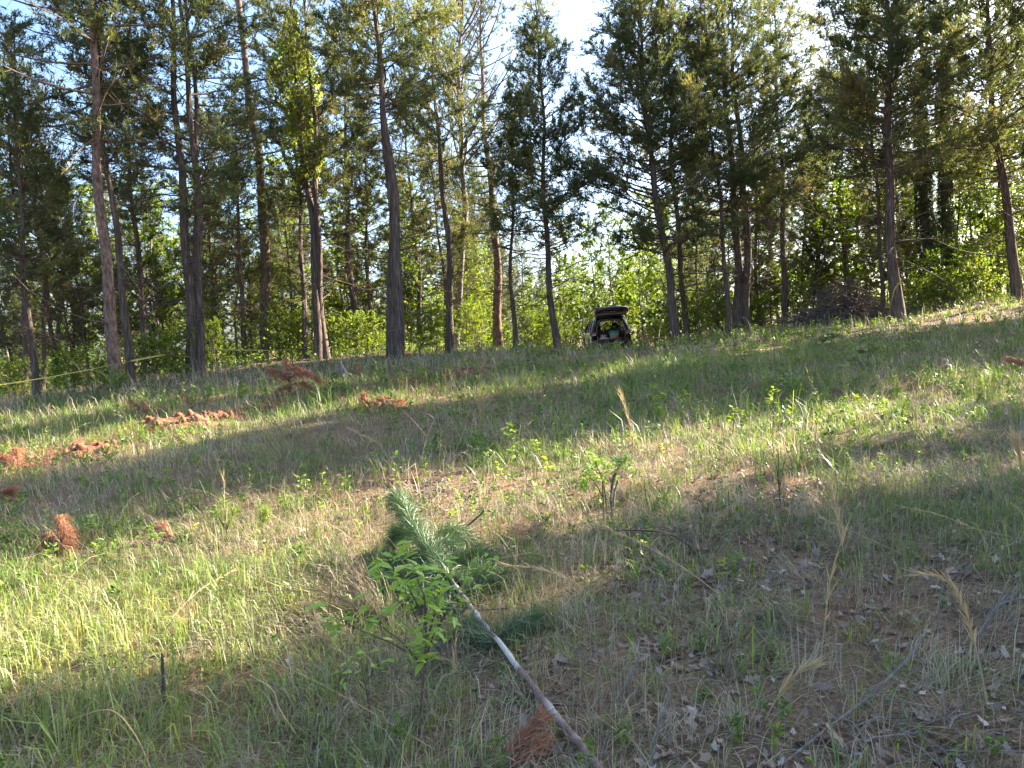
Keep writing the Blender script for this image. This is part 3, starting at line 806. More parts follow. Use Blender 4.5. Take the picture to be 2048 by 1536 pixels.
# the far wood reads as one mass
aw_ = Acc(); rgw = np.random.default_rng(5)
for (pxa, pxb, da, db, hh_, ncl, dens_) in [(-500, 980, 38, 50, 4.0, 130, 120), (-500, 60, 50, 66, 7.0, 90, 170), (60, 980, 50, 66, 9.5, 170, 110), (1300, 2700, 38, 46, 2.6, 130, 120), (980, 1330, 60, 85, 6.2, 80, 150), (1300, 2700, 46, 62, 9.0, 140, 110)]:
    pc = rgw.uniform(pxa, pxb, ncl); dc = rgw.uniform(da, db, ncl)
    xc = (pc - 1024) / FPX * dc
    zc0 = zg(xc, dc)
    for q in range(ncl):
        h = hh_ * rgw.uniform(0.05, 1.0) ** 1.25; r_ = rgw.uniform(0.9, 2.0)
        n = dens_
        p = rvec(rgw, n) * r_ * rgw.uniform(0.3, 1, (n, 1)) ** 0.5 * np.array((1, 1, 0.8))
        p = p + np.array((xc[q], dc[q], zc0[q] + h))
        sz = rgw.uniform(0.16, 0.36, n)
        leaves(aw_, p, rvec(rgw, n) * sz[:, None], sz * 0.6, np.clip(rgw.normal(rgw.uniform(0.2, 0.6), 0.15, n), 0, 1), rgw)
M['far_wood'] = mat_leaf('far_wood_foliage', [(0.0, (0.035, 0.06, 0.018)), (0.5, (0.085, 0.13, 0.03)), (1.0, (0.19, 0.22, 0.045))], 0.45, (1.4, 1.3, 0.5))
tag(link('distant_woods', aw_.mesh('distant_woods', M['far_wood'])), 'far wood seen as one green mass between the trunks', 'woods', kind='stuff')
# ------------------------------------------------------------------ clay heaps
def heap(name, px, py, wpx, hgt, label, mat='clay', cat='mound', seed=1, dy=0.8):
    c = G(px, py)
    sc = c[1] / FPX
    a, bq = wpx * sc * 0.5, wpx * sc * 0.5 * dy
    n = 34
    u = np.linspace(-1, 1, n)
    XX, YY = np.meshgrid(u, u)
    rr = np.sqrt(XX ** 2 + YY ** 2)
    lump = fbm(XX * 3 + seed * 7, YY * 3 + seed * 3, seed, 4)
    prof = np.clip(1 - rr ** 1.4, -0.2, 1)
    wx, wy = c[0] + XX * a, c[1] + YY * bq
    zz = zg(wx, wy) + hgt * prof * (0.25 + 1.3 * lump) + 0.10 * np.clip(prof, 0, 1) * (fbm(XX * 9, YY * 9, seed + 5, 3) - 0.4) - 0.03
    ac = Acc()
    ii, jj = np.meshgrid(np.arange(n - 1), np.arange(n - 1))
    b0 = (jj * n + ii).ravel()
    ac.add(np.stack((wx - c[0], wy - c[1], zz - c[2]), -1).reshape(-1, 3), quads=np.stack((b0, b0 + 1, b0 + n + 1, b0 + n), 1))
    o = link(name, ac.mesh(name, M[mat]))
    o.location = tuple(c)
    # loose clods are parts of the heap
    rng = np.random.default_rng(seed)
    cl = Acc()
    for q in range(26):
        th, r_ = rng.random() * 6.28, rng.uniform(0.3, 1.05)
        x0, y0 = math.cos(th) * r_, math.sin(th) * r_
        px_, py_ = c[0] + x0 * a, c[1] + y0 * bq
        i_, j_ = int((np.clip(x0, -1, 1) + 1) / 2 * (n - 1)), int((np.clip(y0, -1, 1) + 1) / 2 * (n - 1))
        z0 = max(zz[j_, i_], float(zg(px_, py_)))
        s = rng.uniform(0.03, 0.09)
        v = np.array([(1, 0, 0), (-1, 0, 0), (0, 1, 0), (0, -1, 0), (0, 0, 1), (0, 0, -1)], float) * s * rng.uniform(0.6, 1.2, (6, 1)) + rng.normal(size=(6, 3)) * s * 0.2
        cl.add(v + np.array((px_ - c[0], py_ - c[1], z0 - c[2] + s * 0.3)), tris=[(0, 2, 4), (2, 1, 4), (1, 3, 4), (3, 0, 4), (2, 0, 5), (1, 2, 5), (3, 1, 5), (0, 3, 5)])
    k = link('clods', cl.mesh('clods', M[mat]), o)
    k['kind'] = 'stuff'
    return tag(o, label, cat)
heap('clay_mound', 930, 752, 140, 0.18, 'low orange clay heap farthest up the field, below the dark cedars', seed=2)
heap('clay_mound', 810, 768, 140, 0.16, 'sunlit orange clay heap just below the taped trunk', seed=3)
heap('clay_mound', 545, 815, 100, 0.13, 'dark red clay heap below the orange dead pine', seed=4)
heap('clay_mound', 770, 815, 110, 0.10, 'red earth patch under dead boughs in mid field', seed=5)
heap('clay_mound', 345, 858, 210, 0.25, 'long red clay bank half in sunlight at left', seed=6, dy=0.5)
heap('clay_mound', 440, 838, 130, 0.16, 'flat red clay patch just right of the long clay bank', seed=8, dy=0.6)
heap('clay_mound', 165, 908, 170, 0.2, 'reddish clay heap lowest at left among dead boughs', seed=7)

# ------------------------------------------------------------------ grass, thatch, litter, weeds (uncountable)
def scatter(rng, n, y0, y1, pad=2.6, power=1.0):
    """points spread evenly over the field in a depth range"""
    y = np.sqrt(rng.uniform(0, 1, n) * (y1 ** 2 - y0 ** 2) + y0 ** 2)
    x = rng.uniform(-1, 1, n) * (0.70 * y + pad)
    return x, y
_lit = [(G(1480, 1230), 0.75), (G(1340, 1380), 0.7), (G(1700, 1180), 0.8), (G(1650, 1460), 0.8), (G(1950, 1270), 0.55), (G(1330, 1100), 0.45), (G(830, 985), 0.45), (G(1820, 1420), 0.5), (G(1560, 1110), 0.5), (G(1500, 980), 0.5), (G(2000, 1500), 0.4)]
def bare(x, y):
    s = np.zeros_like(x)
    for p, r in _lit:
        s = np.maximum(s, np.exp(-((x - p[0]) ** 2 + (y - p[1]) ** 2 * 0.7) / (r * r)))
    return np.clip(s * 1.25 * (0.55 + 0.9 * fbm(x * 2.3, y * 2.3, 31, 3)), 0, 1)
def in_wood(x, y):
    """beyond the tree line the sward thins out"""
    pxl = x / np.maximum(y, 1) * FPX + 1024
    edge = np.interp(pxl, [0, 400, 800, 1150, 1300, 1500, 1800, 2048], [20, 21.5, 24, 33, 33, 28, 26, 26])
    return np.clip((y - edge) / 2.0, 0, 1)

def blades(acc, x, y, L, Wd, tint, rng, flat=0.5, curl=0.35, az=None):
    n = len(x)
    az = rng.random(n) * 6.28 if az is None else az
    inc = np.abs(rng.normal(0, flat, n)).clip(0, 1.45)
    d = np.stack((np.cos(az) * np.sin(inc), np.sin(az) * np.sin(inc), np.cos(inc)), 1)
    p0 = np.stack((x, y, zg(x, y) - 0.008), 1)
    out = np.stack((np.cos(az), np.sin(az), np.zeros(n)), 1)
    m = p0 + d * (L * 0.55)[:, None]
    cu = np.abs(rng.normal(curl, 0.25, n))
    tip = p0 + d * L[:, None] + out * (L * cu * 0.6)[:, None]
    tip[:, 2] -= L * cu * 0.45
    tip[:, 2] = np.maximum(tip[:, 2], p0[:, 2] + 0.012)
    m[:, 2] = np.maximum(m[:, 2], p0[:, 2] + 0.014)
    sa = az + 1.57 + rng.normal(size=n) * 0.5
    s = np.stack((np.cos(sa), np.sin(sa), np.zeros(n)), 1) * (Wd * 0.5)[:, None]
    V = np.stack((p0 - s, p0 + s, m + s * 0.85, m - s * 0.85, tip), 1).reshape(-1, 3)
    b = np.arange(n) * 5
    acc.add(V, tris=np.stack((b + 3, b + 2, b + 4), 1), quads=np.stack((b, b + 1, b + 2, b + 3), 1), tint=np.repeat(tint, 5))

rg = np.random.default_rng(77)
ag, at_ = Acc(), Acc()
for (nt, y0, y1, per, Lm, Wm) in [(8000, 1.9, 5.2, 11, 0.080, 0.0048), (8000, 5.2, 9.5, 11, 0.092, 0.0062), (10500, 9.5, 17, 10, 0.12, 0.009), (8300, 17, 38, 9, 0.14, 0.015)]:
    x, y = scatter(rg, nt, y0, y1)
    g = fbm(x * 0.42 + 5, y * 0.42, 41, 4)
    keep = rg.random(nt) < np.clip(0.42 + 2.3 * (g - 0.30), 0.2, 1) * (1 - 0.86 * bare(x, y)) * (1 - 0.93 * in_wood(x, y))
    x, y, g = x[keep], y[keep], g[keep]
    n = len(x)
    hgt = Lm * (0.25 + 1.75 * fbm(x * 0.9, y * 0.9, 47, 3) ** 1.2) * rg.lognormal(0, 0.46, n)
    hgt = hgt * (1 - 0.45 * np.exp(-((x - 4.5) / 3.5) ** 2 - ((y - 32) / 5.0) ** 2))
    yel = np.clip(0.36 + 0.75 * (fbm(x * 0.33, y * 0.33, 55, 3) - 0.5) + 0.14 * rg.normal(size=n), 0, 1)
    yel = np.clip(yel + 0.16 * np.exp(-((x + 2.5) / 2.2) ** 2 - ((y - 4.2) / 2.0) ** 2), 0, 1)
    X_ = np.repeat(x, per) + rg.normal(size=n * per) * 0.035
    Y_ = np.repeat(y, per) + rg.normal(size=n * per) * 0.035
    blades(ag, X_, Y_, np.repeat(hgt, per) * rg.uniform(0.5, 1.35, n * per), Wm * rg.uniform(0.6, 1.5, n * per), np.clip(np.repeat(yel, per) + 0.13 * rg.normal(size=n * per), 0, 1), rg, 0.68, 0.55)
for (n, y0, y1, Lm, Wm) in [(60000, 1.9, 5.2, 0.11, 0.0030), (50000, 5.2, 9.5, 0.13, 0.0042), (30000, 9.5, 17, 0.15, 0.007), (16000, 17, 40, 0.18, 0.012)]:
    x, y = scatter(rg, n, y0, y1)
    g = fbm(x * 0.5 + 9, y * 0.5 + 3, 63, 4)
    keep = rg.random(n) < np.clip(0.42 + 1.9 * (g - 0.4), 0.12, 1) * (1 - 0.6 * bare(x, y))
    x, y, g = x[keep], y[keep], g[keep]
    n = len(x)
    az = 6.28 * fbm(x * 0.25, y * 0.25, 71, 2) * 1.5 + rg.normal(size=n) * 0.9
    blades(at_, x, y, Lm * rg.lognormal(0, 0.35, n), Wm * rg.uniform(0.6, 1.4, n), np.clip(rg.normal(0.5, 0.2, n) + 0.5 * (fbm(x * .3, y * .3, 88, 2) - .5), 0, 1), rg, 1.05, 0.3, az)
for (n, y0, y1, Lm, Wm, per) in [(640, 1.9, 6.0, 0.17, 0.0028, 46), (420, 6.0, 14, 0.22, 0.005, 34), (260, 14, 26, 0.3, 0.011, 24)]:
    x, y = scatter(rg, n, y0, y1)
    keep = rg.random(n) > in_wood(x, y)
    x, y = x[keep], y[keep]; n = len(x)
    r_ = np.repeat(rg.uniform(0.04, 0.16, n) * Lm / 0.17, per)
    az = np.repeat(rg.random(n) * 6.28, per) + rg.normal(size=n * per) * 0.55
    blades(at_, np.repeat(x, per) + rg.normal(size=n * per) * r_, np.repeat(y, per) + rg.normal(size=n * per) * r_, Lm * rg.lognormal(0, 0.35, n * per), Wm * rg.uniform(0.6, 1.4, n * per), np.clip(np.repeat(rg.normal(0.55, 0.22, n), per) + 0.12 * rg.normal(size=n * per), 0, 1), rg, 0.95, 0.5, az)
n = 5200
x = rg.uniform(-13, 0.5, n); y = 18.6 + 0.14 * (x + 9) * (x < 3) + rg.normal(0, 1.5, n)
blades(at_, x, y, 0.30 * rg.lognormal(0, 0.4, n), 0.008 * rg.uniform(0.6, 1.4, n), np.clip(rg.normal(0.68, 0.2, n), 0, 1), rg, 0.6, 0.5)
tag(link('grass', ag.mesh('grass', M['grass'])), 'short patchy green grass growing all over the sloping field', 'grass', kind='stuff')
tag(link('dead_grass', at_.mesh('dead_grass', M['thatch'])), 'tan dead grass and thatch lying between the green tufts', 'dead grass', kind='stuff')

def lobed(acc, C, S, rng, tint):
    """curled dead leaf: ten-point lobed outline round a midrib"""
    n = len(C)
    an = np.linspace(0, 2 * np.pi, 10, endpoint=False)
    rad = np.array([1.0, 0.5, 0.72, 0.42, 0.6, 0.75, 0.6, 0.42, 0.72, 0.5])
    rz = rng.random(n) * 6.28
    lx = np.cos(an) * rad; ly = np.sin(an) * rad * 0.75
    ca, sa = np.cos(rz)[:, None], np.sin(rz)[:, None]
    curl = rng.uniform(0.1, 0.9, n)[:, None]
    tx, ty = rng.normal(0, 0.35, n)[:, None], rng.normal(0, 0.35, n)[:, None]
    x = (lx * ca - ly * sa); y = (lx * sa + ly * ca)
    z = curl * ((lx ** 2)[None] * 0.45 + (ly ** 2)[None] * 0.9) + tx * x + ty * y + rng.normal(size=(n, 10)) * 0.08
    V = np.stack((x, y, z), -1) * S[:, None, None] + C[:, None, :]
    V = np.concatenate((C[:, None, :], V), 1)
    low = V[:, :, 2].min(1) - C[:, 2]
    V[:, :, 2] -= np.minimum(low, 0)[:, None] * 0.8
    b = np.arange(n)[:, None] * 11
    k = np.arange(10)
    tr = np.stack((b + 0 * k, b + 1 + k, b + 1 + (k + 1) % 10), -1).reshape(-1, 3)
    acc.add(V.reshape(-1, 3), tris=tr, tint=np.repeat(tint, 11))
al = Acc()
for (n, y0, y1, sz) in [(24000, 1.9, 6.0, 0.023), (9000, 6.0, 13, 0.034)]:
    x, y = scatter(rg, n, y0, y1)
    keep = rg.random(n) < np.clip(bare(x, y) * 3.4 * (fbm(x * 3.3, y * 3.3, 111, 2) - 0.22) + 0.05, 0, 1)
    x, y = x[keep], y[keep]; n = len(x)
    lobed(al, np.stack((x, y, zg(x, y) + 0.008), 1), sz * rg.lognormal(-0.05, 0.38, n), rg, np.clip(rg.normal(0.5, 0.27, n), 0, 1))
tag(link('leaf_litter', al.mesh('leaf_litter', M['litter'])), 'curled grey-brown fallen leaves lying on bare red soil', 'leaf litter', kind='stuff')
# bits of stick
asx = Acc()
n = 2600
x, y = scatter(rg, n, 1.9, 9)
keep = rg.random(n) < np.clip(0.18 + bare(x, y), 0, 1)
x, y = x[keep], y[keep]; n = len(x)
a = rg.random(n) * 6.28; L = rg.lognormal(-2.0, 0.5, n)
Pm = np.stack((x, y, zg(x, y) + 0.015), 1)
dv = np.stack((np.cos(a), np.sin(a), rg.normal(0, 0.12, n)), 1) * L[:, None]
Ps = np.stack((Pm - dv / 2, Pm + rg.normal(size=(n, 3)) * 0.008, Pm + dv / 2), 1)
Ps[:, :, 2] = np.maximum(Ps[:, :, 2], zg(Ps[:, :, 0], Ps[:, :, 1]) + 0.006)
tubes(asx, Ps, (0.0018 + 0.002 * rg.random(n))[:, None] * np.array((1, 0.9, 0.6))[None], 3)
tag(link('fallen_twigs', asx.mesh('fallen_twigs', M['deadwood'])), 'short broken grey twigs scattered over the soil', 'twigs', kind='stuff')
# small broadleaf weeds
aw = Acc()
for (n, y0, y1, sz) in [(1500, 2.0, 6.5, 0.04), (1500, 6.5, 13, 0.055), (1500, 13, 26, 0.08)]:
    x, y = scatter(rg, n, y0, y1)
    g = fbm(x * 0.6 + 3, y * 0.6 + 8, 93, 3)
    keep = (rg.random(n) < np.clip((g - 0.38) * 4, 0.05, 1)) & (rg.random(n) > in_wood(x, y) * 0.6)
    x, y = x[keep], y[keep]; n = len(x)
    per = 14
    h = sz * rg.uniform(1.0, 4.5, n)
    hh = np.repeat(h, per) * rg.uniform(0.15, 1, n * per)
    a = rg.random(n * per) * 6.28
    P = np.stack((np.repeat(x, per), np.repeat(y, per), np.repeat(zg(x, y), per) + hh), 1)
    D = np.stack((np.cos(a), np.sin(a), rg.uniform(0.0, 0.9, n * per)), 1)
    s_ = sz * rg.uniform(0.6, 1.2, n * per)
    leaves(aw, P, nrm(D) * s_[:, None], s_ * 0.42, np.clip(np.repeat(rg.normal(0.5, 0.22, n), per) + 0.1 * rg.normal(size=n * per), 0, 1), rg)
tag(link('weeds', aw.mesh('weeds', M['weed'])), 'small leafy green weeds dotted through the grass', 'weeds', kind='stuff')
# shed rust-coloured needles in a broken band up the left of the field
an_ = Acc()
path = np.array([G(-40, 935), G(60, 925), G(170, 900), G(300, 865), G(420, 832), G(545, 812), G(690, 800), G(770, 808), G(820, 768), G(930, 752)])
n = 9000
t_ = rg.uniform(0, len(path) - 1.001, n); i_ = t_.astype(int); f_ = (t_ - i_)[:, None]
pc = path[i_] * (1 - f_) + path[i_ + 1] * f_
x = pc[:, 0] + rg.normal(0, 0.45, n); y = pc[:, 1] + rg.normal(0, 0.5, n)
keep = rg.random(n) < np.clip((fbm(x * 1.6, y * 1.6, 131, 3) - 0.50) * 5, 0, 0.8)
x, y = x[keep], y[keep]; n = len(x)
a_ = rg.random(n) * 6.28
P = np.stack((x, y, zg(x, y) + rg.uniform(0.005, 0.07, n)), 1)
slivers(an_, P, np.stack((np.cos(a_), np.sin(a_), rg.normal(0.1, 0.45, n)), 1) * rg.uniform(0.08, 0.18, n)[:, None], np.full(n, 0.008), np.clip(rg.normal(0.2, 0.22, n), 0, 1), rg)
tag(link('shed_needles', an_.mesh('shed_needles', M['rust'])), 'rusty shed pine needles in a broken band across the left field', 'needles', kind='stuff')
# slim upright seed heads
ah = Acc()
for (n, y0, y1) in [(900, 2.2, 7), (1500, 7, 14), (1600, 14, 27)]:
    x, y = scatter(rg, n, y0, y1)
    g = fbm(x * 0.5 + 13, y * 0.5 + 2, 29, 3)
    keep = (rg.random(n) < np.clip((g - 0.35) * 3.5, 0.04, 1)) & (rg.random(n) > in_wood(x, y)) & (rg.random(n) > bare(x, y))
    x, y = x[keep], y[keep]; n = len(x)
    h = rg.uniform(0.14, 0.42, n)
    az = rg.random(n) * 6.28; le = np.abs(rg.normal(0, 0.16, n))
    d = np.stack((np.cos(az) * le, np.sin(az) * le, np.ones(n)), 1)
    p0 = np.stack((x, y, zg(x, y)), 1)
    P = p0[:, None, :] + d[:, None, :] * (np.array((0, 0.5, 0.72, 0.74, 1.0))[None, :, None] * h[:, None, None])
    P[:, 4, :2] += rg.normal(size=(n, 2)) * 0.02
    wd = (0.0016 + 0.0003 * np.maximum(y - 6, 0))
    tubes(ah, P, wd[:, None] * np.array((1, 0.8, 0.8, 2.2, 0.6))[None], 3, tint=np.clip(rg.normal(0.72, 0.2, n), 0, 1))
tag(link('seed_heads', ah.mesh('seed_heads', M['grass'])), 'slim upright pale grass seed heads standing over the sward', 'seed heads', kind='stuff')
# arching dry stems all over the field
ad = Acc()
for (n, y0, y1, r0_) in [(800, 2.0, 6.0, 0.0014), (900, 6.0, 13, 0.0026), (520, 13, 24, 0.005)]:
    x, y = scatter(rg, n, y0, y1)
    keep = rg.random(n) > in_wood(x, y)
    x, y = x[keep], y[keep]; n = len(x)
    az = rg.random(n) * 6.28; L = rg.lognormal(-1.15, 0.45, n); le = np.abs(rg.normal(0.5, 0.45, n)).clip(0, 1.4); cu = rg.uniform(0.0, 1.5, n)
    s_ = np.linspace(0, 1, 7)
    P = np.zeros((n, 7, 3))
    ang = le[:, None] + cu[:, None] * s_[None] ** 1.5
    st_ = (L / 6)[:, None]
    P[:, 1:, 0] = np.cumsum(np.sin(ang) * st_, 1)[:, :-1] * np.cos(az)[:, None]; P[:, 1:, 1] = np.cumsum(np.sin(ang) * st_, 1)[:, :-1] * np.sin(az)[:, None]; P[:, 1:, 2] = np.cumsum(np.cos(ang) * st_, 1)[:, :-1]
    P += np.stack((x, y, zg(x, y)), 1)[:, None, :] + rg.normal(size=P.shape) * 0.006
    P[:, :, 2] = np.maximum(P[:, :, 2], zg(P[:, :, 0], P[:, :, 1]) + 0.01)
    tubes(ad, P, r0_ * np.linspace(1.1, 0.4, 7)[None] * rg.uniform(0.6, 1.3, (n, 1)), 3, tint=np.clip(rg.normal(0.5, 0.3, n), 0, 1))
    k = n * 7
    idx = rg.integers(0, n, k); bp, d_ = along(P[idx], rg.uniform(0.4, 1, k))
    slivers(ad, bp, nrm(d_ + rvec(rg, k) * 0.7) * (rg.uniform(0.02, 0.07, k) * (r0_ / 0.0013) ** 0.5)[:, None], np.full(k, r0_ * 2.2), rg.random(k), rg)
tag(link('dry_stems', ad.mesh('dry_stems', M['thatch'])), 'thin arching dead weed stems standing all over the field', 'dead stems', kind='stuff')
# forest floor cover
af = Acc()
n = 12500
x, y = scatter(rg, n, 17, 36, 4)
keep = (rg.random(n) < in_wood(x, y)) & ~((np.abs(x - 4.7) < 2.3) & (y < 37))
x, y = x[keep], y[keep]; n = len(x)
per = 5
a = rg.random(n * per) * 6.28
hh = np.repeat(rg.uniform(0.05, 0.6, n) * (1 + 0.9 * (x < 0)), per) * rg.uniform(0.2, 1, n * per)
P = np.stack((np.repeat(x, per) + rg.normal(size=n * per) * 0.1, np.repeat(y, per) + rg.normal(size=n * per) * 0.1, np.repeat(zg(x, y), per) + hh), 1)
s_ = rg.uniform(0.05, 0.12, n * per)
leaves(af, P, nrm(np.stack((np.cos(a), np.sin(a), rg.uniform(-0.2, 0.7, n * per)), 1)) * s_[:, None], s_ * 0.6, np.clip(rg.normal(0.35, 0.2, n * per), 0, 1), rg)
tag(link('undergrowth', af.mesh('undergrowth', M['broad'])), 'low green undergrowth covering the floor of the wood', 'undergrowth', kind='stuff')

# ------------------------------------------------------------------ small plants and sticks of the field
def curve_pts(pts, N=12):
    pts = np.asarray(pts, float)
    if len(pts) == 2:
        return np.linspace(pts[0], pts[1], N)
    t = np.linspace(0, len(pts) - 1, N)
    out = []
    for q in t:
        i = min(int(q), len(pts) - 2)
        f = q - i
        p0, p1, p2, p3 = pts[max(i - 1, 0)], pts[i], pts[i + 1], pts[min(i + 2, len(pts) - 1)]
        out.append(0.5 * ((2 * p1) + (-p0 + p2) * f + (2 * p0 - 5 * p1 + 4 * p2 - p3) * f * f + (-p0 + 3 * p1 - 3 * p2 + p3) * f ** 3))
    return np.array(out)

def root(name, base, label, cat, group=None):
    e = empty(name, tuple(base))
    return tag(e, label, cat, group)

def pxpath(pts, dd=0.0):
    """first photo pixel on the ground, the others at its depth (plus a drift)"""
    b = G(*pts[0])
    n = len(pts) - 1
    return np.array([b] + [W(p[0], p[1], b[1] + dd * (i + 1) / n) for i, p in enumerate(pts[1:])]), b

def stalk(pts, label, group=None, r=0.0034, dd=0.0, plume=60, mat='straw', seed=1, name='dry_grass_stalk', cat='grass stalk', plen=0.06):
    rng = np.random.default_rng(seed)
    P, b = pxpath(pts, dd)
    C = curve_pts(P, 16) - b
    e = root(name, b, label, cat, group)
    ac = Acc(); tubes(ac, C, np.linspace(r, r * 0.35, 16), 5, tint=0.5)
    link('stem', ac.mesh('stem', M[mat]), e)
    if plume:
        t = rng.uniform(0.3, 1.0, plume)
        bp, d = along(np.repeat(C[None], plume, 0), t)
        L = plen * rng.uniform(0.5, 1.6, plume)
        ap = Acc()
        slivers(ap, bp, nrm(d * 1.0 + rvec(rng, plume) * 0.38) * L[:, None], np.full(plume, 0.0046), rng.uniform(0.2, 1, plume), rng)
        link('husks', ap.mesh('husks', M[mat]), e)['kind'] = 'stuff'
    return e
stalk([(730, 1350), (680, 1300), (640, 1255), (622, 1215)], 'tan feathery grass stalk leaning left beside the leafy sapling', seed=1, plume=150)
stalk([(795, 1330), (785, 1260), (783, 1200)], 'upright golden grass stalk left of the leafy sapling stems', seed=2, plume=30)
stalk([(905, 1370), (908, 1330), (912, 1265)], 'short curly golden stalk against the felled pine needles', seed=3, plume=20)
stalk([(1200, 1215), (1150, 1165), (1080, 1138), (1010, 1130)], 'tan grass stalk bowing left above the felled pole', seed=4, plume=60)
stalk([(1450, 1200), (1380, 1145), (1280, 1085), (1200, 1052)], 'long straight straw stalk sloping up to the arched branch', seed=5, plume=50)
stalk([(1690, 1155), (1684, 1080), (1672, 1020), (1660, 975)], 'tall upright golden stalk standing over the green clump at right', seed=6, plume=80, plen=0.1)
stalk([(1640, 1330), (1652, 1230), (1662, 1150), (1690, 1060)], 'thin upright stalk with pale husks in the middle of the leaf litter', seed=7, plume=45)
stalk([(1975, 1420), (1960, 1330), (1935, 1240), (1900, 1165), (1840, 1148)], 'golden stalk at right arching over to the left', seed=8, plume=110)
stalk([(1530, 1440), (1555, 1395), (1590, 1350), (1625, 1330)], 'pale straw seed head leaning right in the bottom leaf litter', seed=9, plume=120)
stalk([(1620, 1335), (1560, 1340), (1500, 1350), (1440, 1360)], 'flattened straw stalk lying left across the bottom litter', seed=10, plume=60)
stalk([(1810, 1110), (1720, 1070), (1640, 1035)], 'straight straw stalk slanting left past the tall upright one', seed=11, plume=40)
stalk([(2060, 1080), (1960, 1060), (1880, 1030), (1790, 1010)], 'long grey stalk lying low near the right edge', seed=12, plume=20)
stalk([(770, 915), (760, 890), (735, 875), (700, 858)], 'tan drooping stalk left of the white forked weed', seed=13, plume=90)
stalk([(1275, 905), (1255, 830), (1242, 788)], 'tall reddish stalk standing in mid field', seed=14, plume=60, plen=0.1)
stalk([(448, 1090), (449, 1030), (447, 945)], 'thin upright dead stalk beside the two pine seedlings', seed=15, plume=20)
stalk([(870, 1500), (700, 1400), (560, 1330), (420, 1290)], 'long fallen straw running left across the lower grass', seed=16, plume=0, dd=0.9)
stalk([(600, 1480), (560, 1420), (545, 1380), (500, 1350)], 'pale bent straw at lower left', seed=17, plume=0)
stalk([(300, 1536), (270, 1470), (220, 1420), (140, 1440)], 'bowed straw at the bottom left', seed=18, plume=0)
stalk([(330, 1250), (400, 1180), (470, 1140)], 'straw lying across the sunlit patch at left', seed=19, plume=30, dd=0.5)
stalk([(2046, 960), (2040, 915), (2030, 880)], 'tan grass plume at the right edge', seed=20, plume=150, plen=0.12)
for k_, (px, py, hh) in enumerate([(60, 800, 70), (100, 815, 60), (160, 800, 75), (185, 800, 60), (215, 795, 50), (520, 780, 50), (15, 830, 70)]):
    stalk([(px, py), (px + 6, py - hh * 0.6), (px - 12, py - hh)], ['tall tan stalk in the sunlit strip under the left cedars', 'tan stalk beside the middle slender cedar', 'tall tan stalk left of the taped pine', 'tan stalk left of the taped pine, the nearer one', 'short tan stalk at the foot of the taped pine', 'tan stalk left of the orange dead pine', 'tan stalk at the far left edge'][k_], seed=40 + k_, plume=50, r=0.006, plen=0.16)

# white forked weed
P, b = pxpath([(842, 935), (848, 890), (868, 838)])
e = root('forked_weed', b, 'white leafless forked weed stalk in the middle field', 'weed')
ac = Acc()
tubes(ac, curve_pts(P, 10) - b, np.linspace(0.008, 0.004, 10), 5)
link('stem', ac.mesh('stem', M['deadwood']), e)
for pts in ([(852, 872), (830, 845), (802, 818)], [(868, 838), (880, 834), (892, 828)], [(868, 838), (856, 828), (848, 828)], [(868, 838), (878, 828), (888, 822)]):
    ac = Acc(); tubes(ac, curve_pts([W(p[0], p[1], b[1]) for p in pts], 6) - b, np.linspace(0.004, 0.002, 6), 4)
    link('branch', ac.mesh('branch', M['deadwood']), e)

# ---- leafy sapling in front: every leaf a part
def leaf_mesh(L, Wd, mat, n=5, droop=0.25):
    ac = Acc()
    s = np.linspace(0, 1, n)
    w = Wd * 0.5 * np.sin(np.pi * s ** 0.8) ** 0.9
    z = -droop * L * s ** 2
    y = L * s
    v, q = [], []
    for i in range(n):
        v += [(-w[i], y[i], z[i] + w[i] * 0.35), (0, y[i], z[i]), (w[i], y[i], z[i] + w[i] * 0.35)]
    for i in range(n - 1):
        a_ = i * 3
        q += [(a_, a_ + 1, a_ + 4, a_ + 3), (a_ + 1, a_ + 2, a_ + 5, a_ + 4)]
    ac.add(np.array(v), quads=q, tint=np.repeat(np.linspace(0.35, 0.6, n), 3))
    return ac.mesh('leaf', M[mat], smooth=True)
LEAF = [leaf_mesh(0.058, 0.021, 'sapling'), leaf_mesh(0.046, 0.018, 'sapling', droop=0.55), leaf_mesh(0.066, 0.022, 'sapling', droop=0.3)]
def put_leaf(parent, p, d, roll, sc, meshes, rnd):
    o = link('leaf', meshes[rnd.randrange(len(meshes))], parent)
    d = Vector(d).normalized()
    q = d.to_track_quat('Y', 'Z')
    o.matrix_local = Matrix.Translation(Vector(p)) @ q.to_matrix().to_4x4() @ Matrix.Rotation(roll, 4, 'Y') @ Matrix.Scale(sc, 4)
    return o
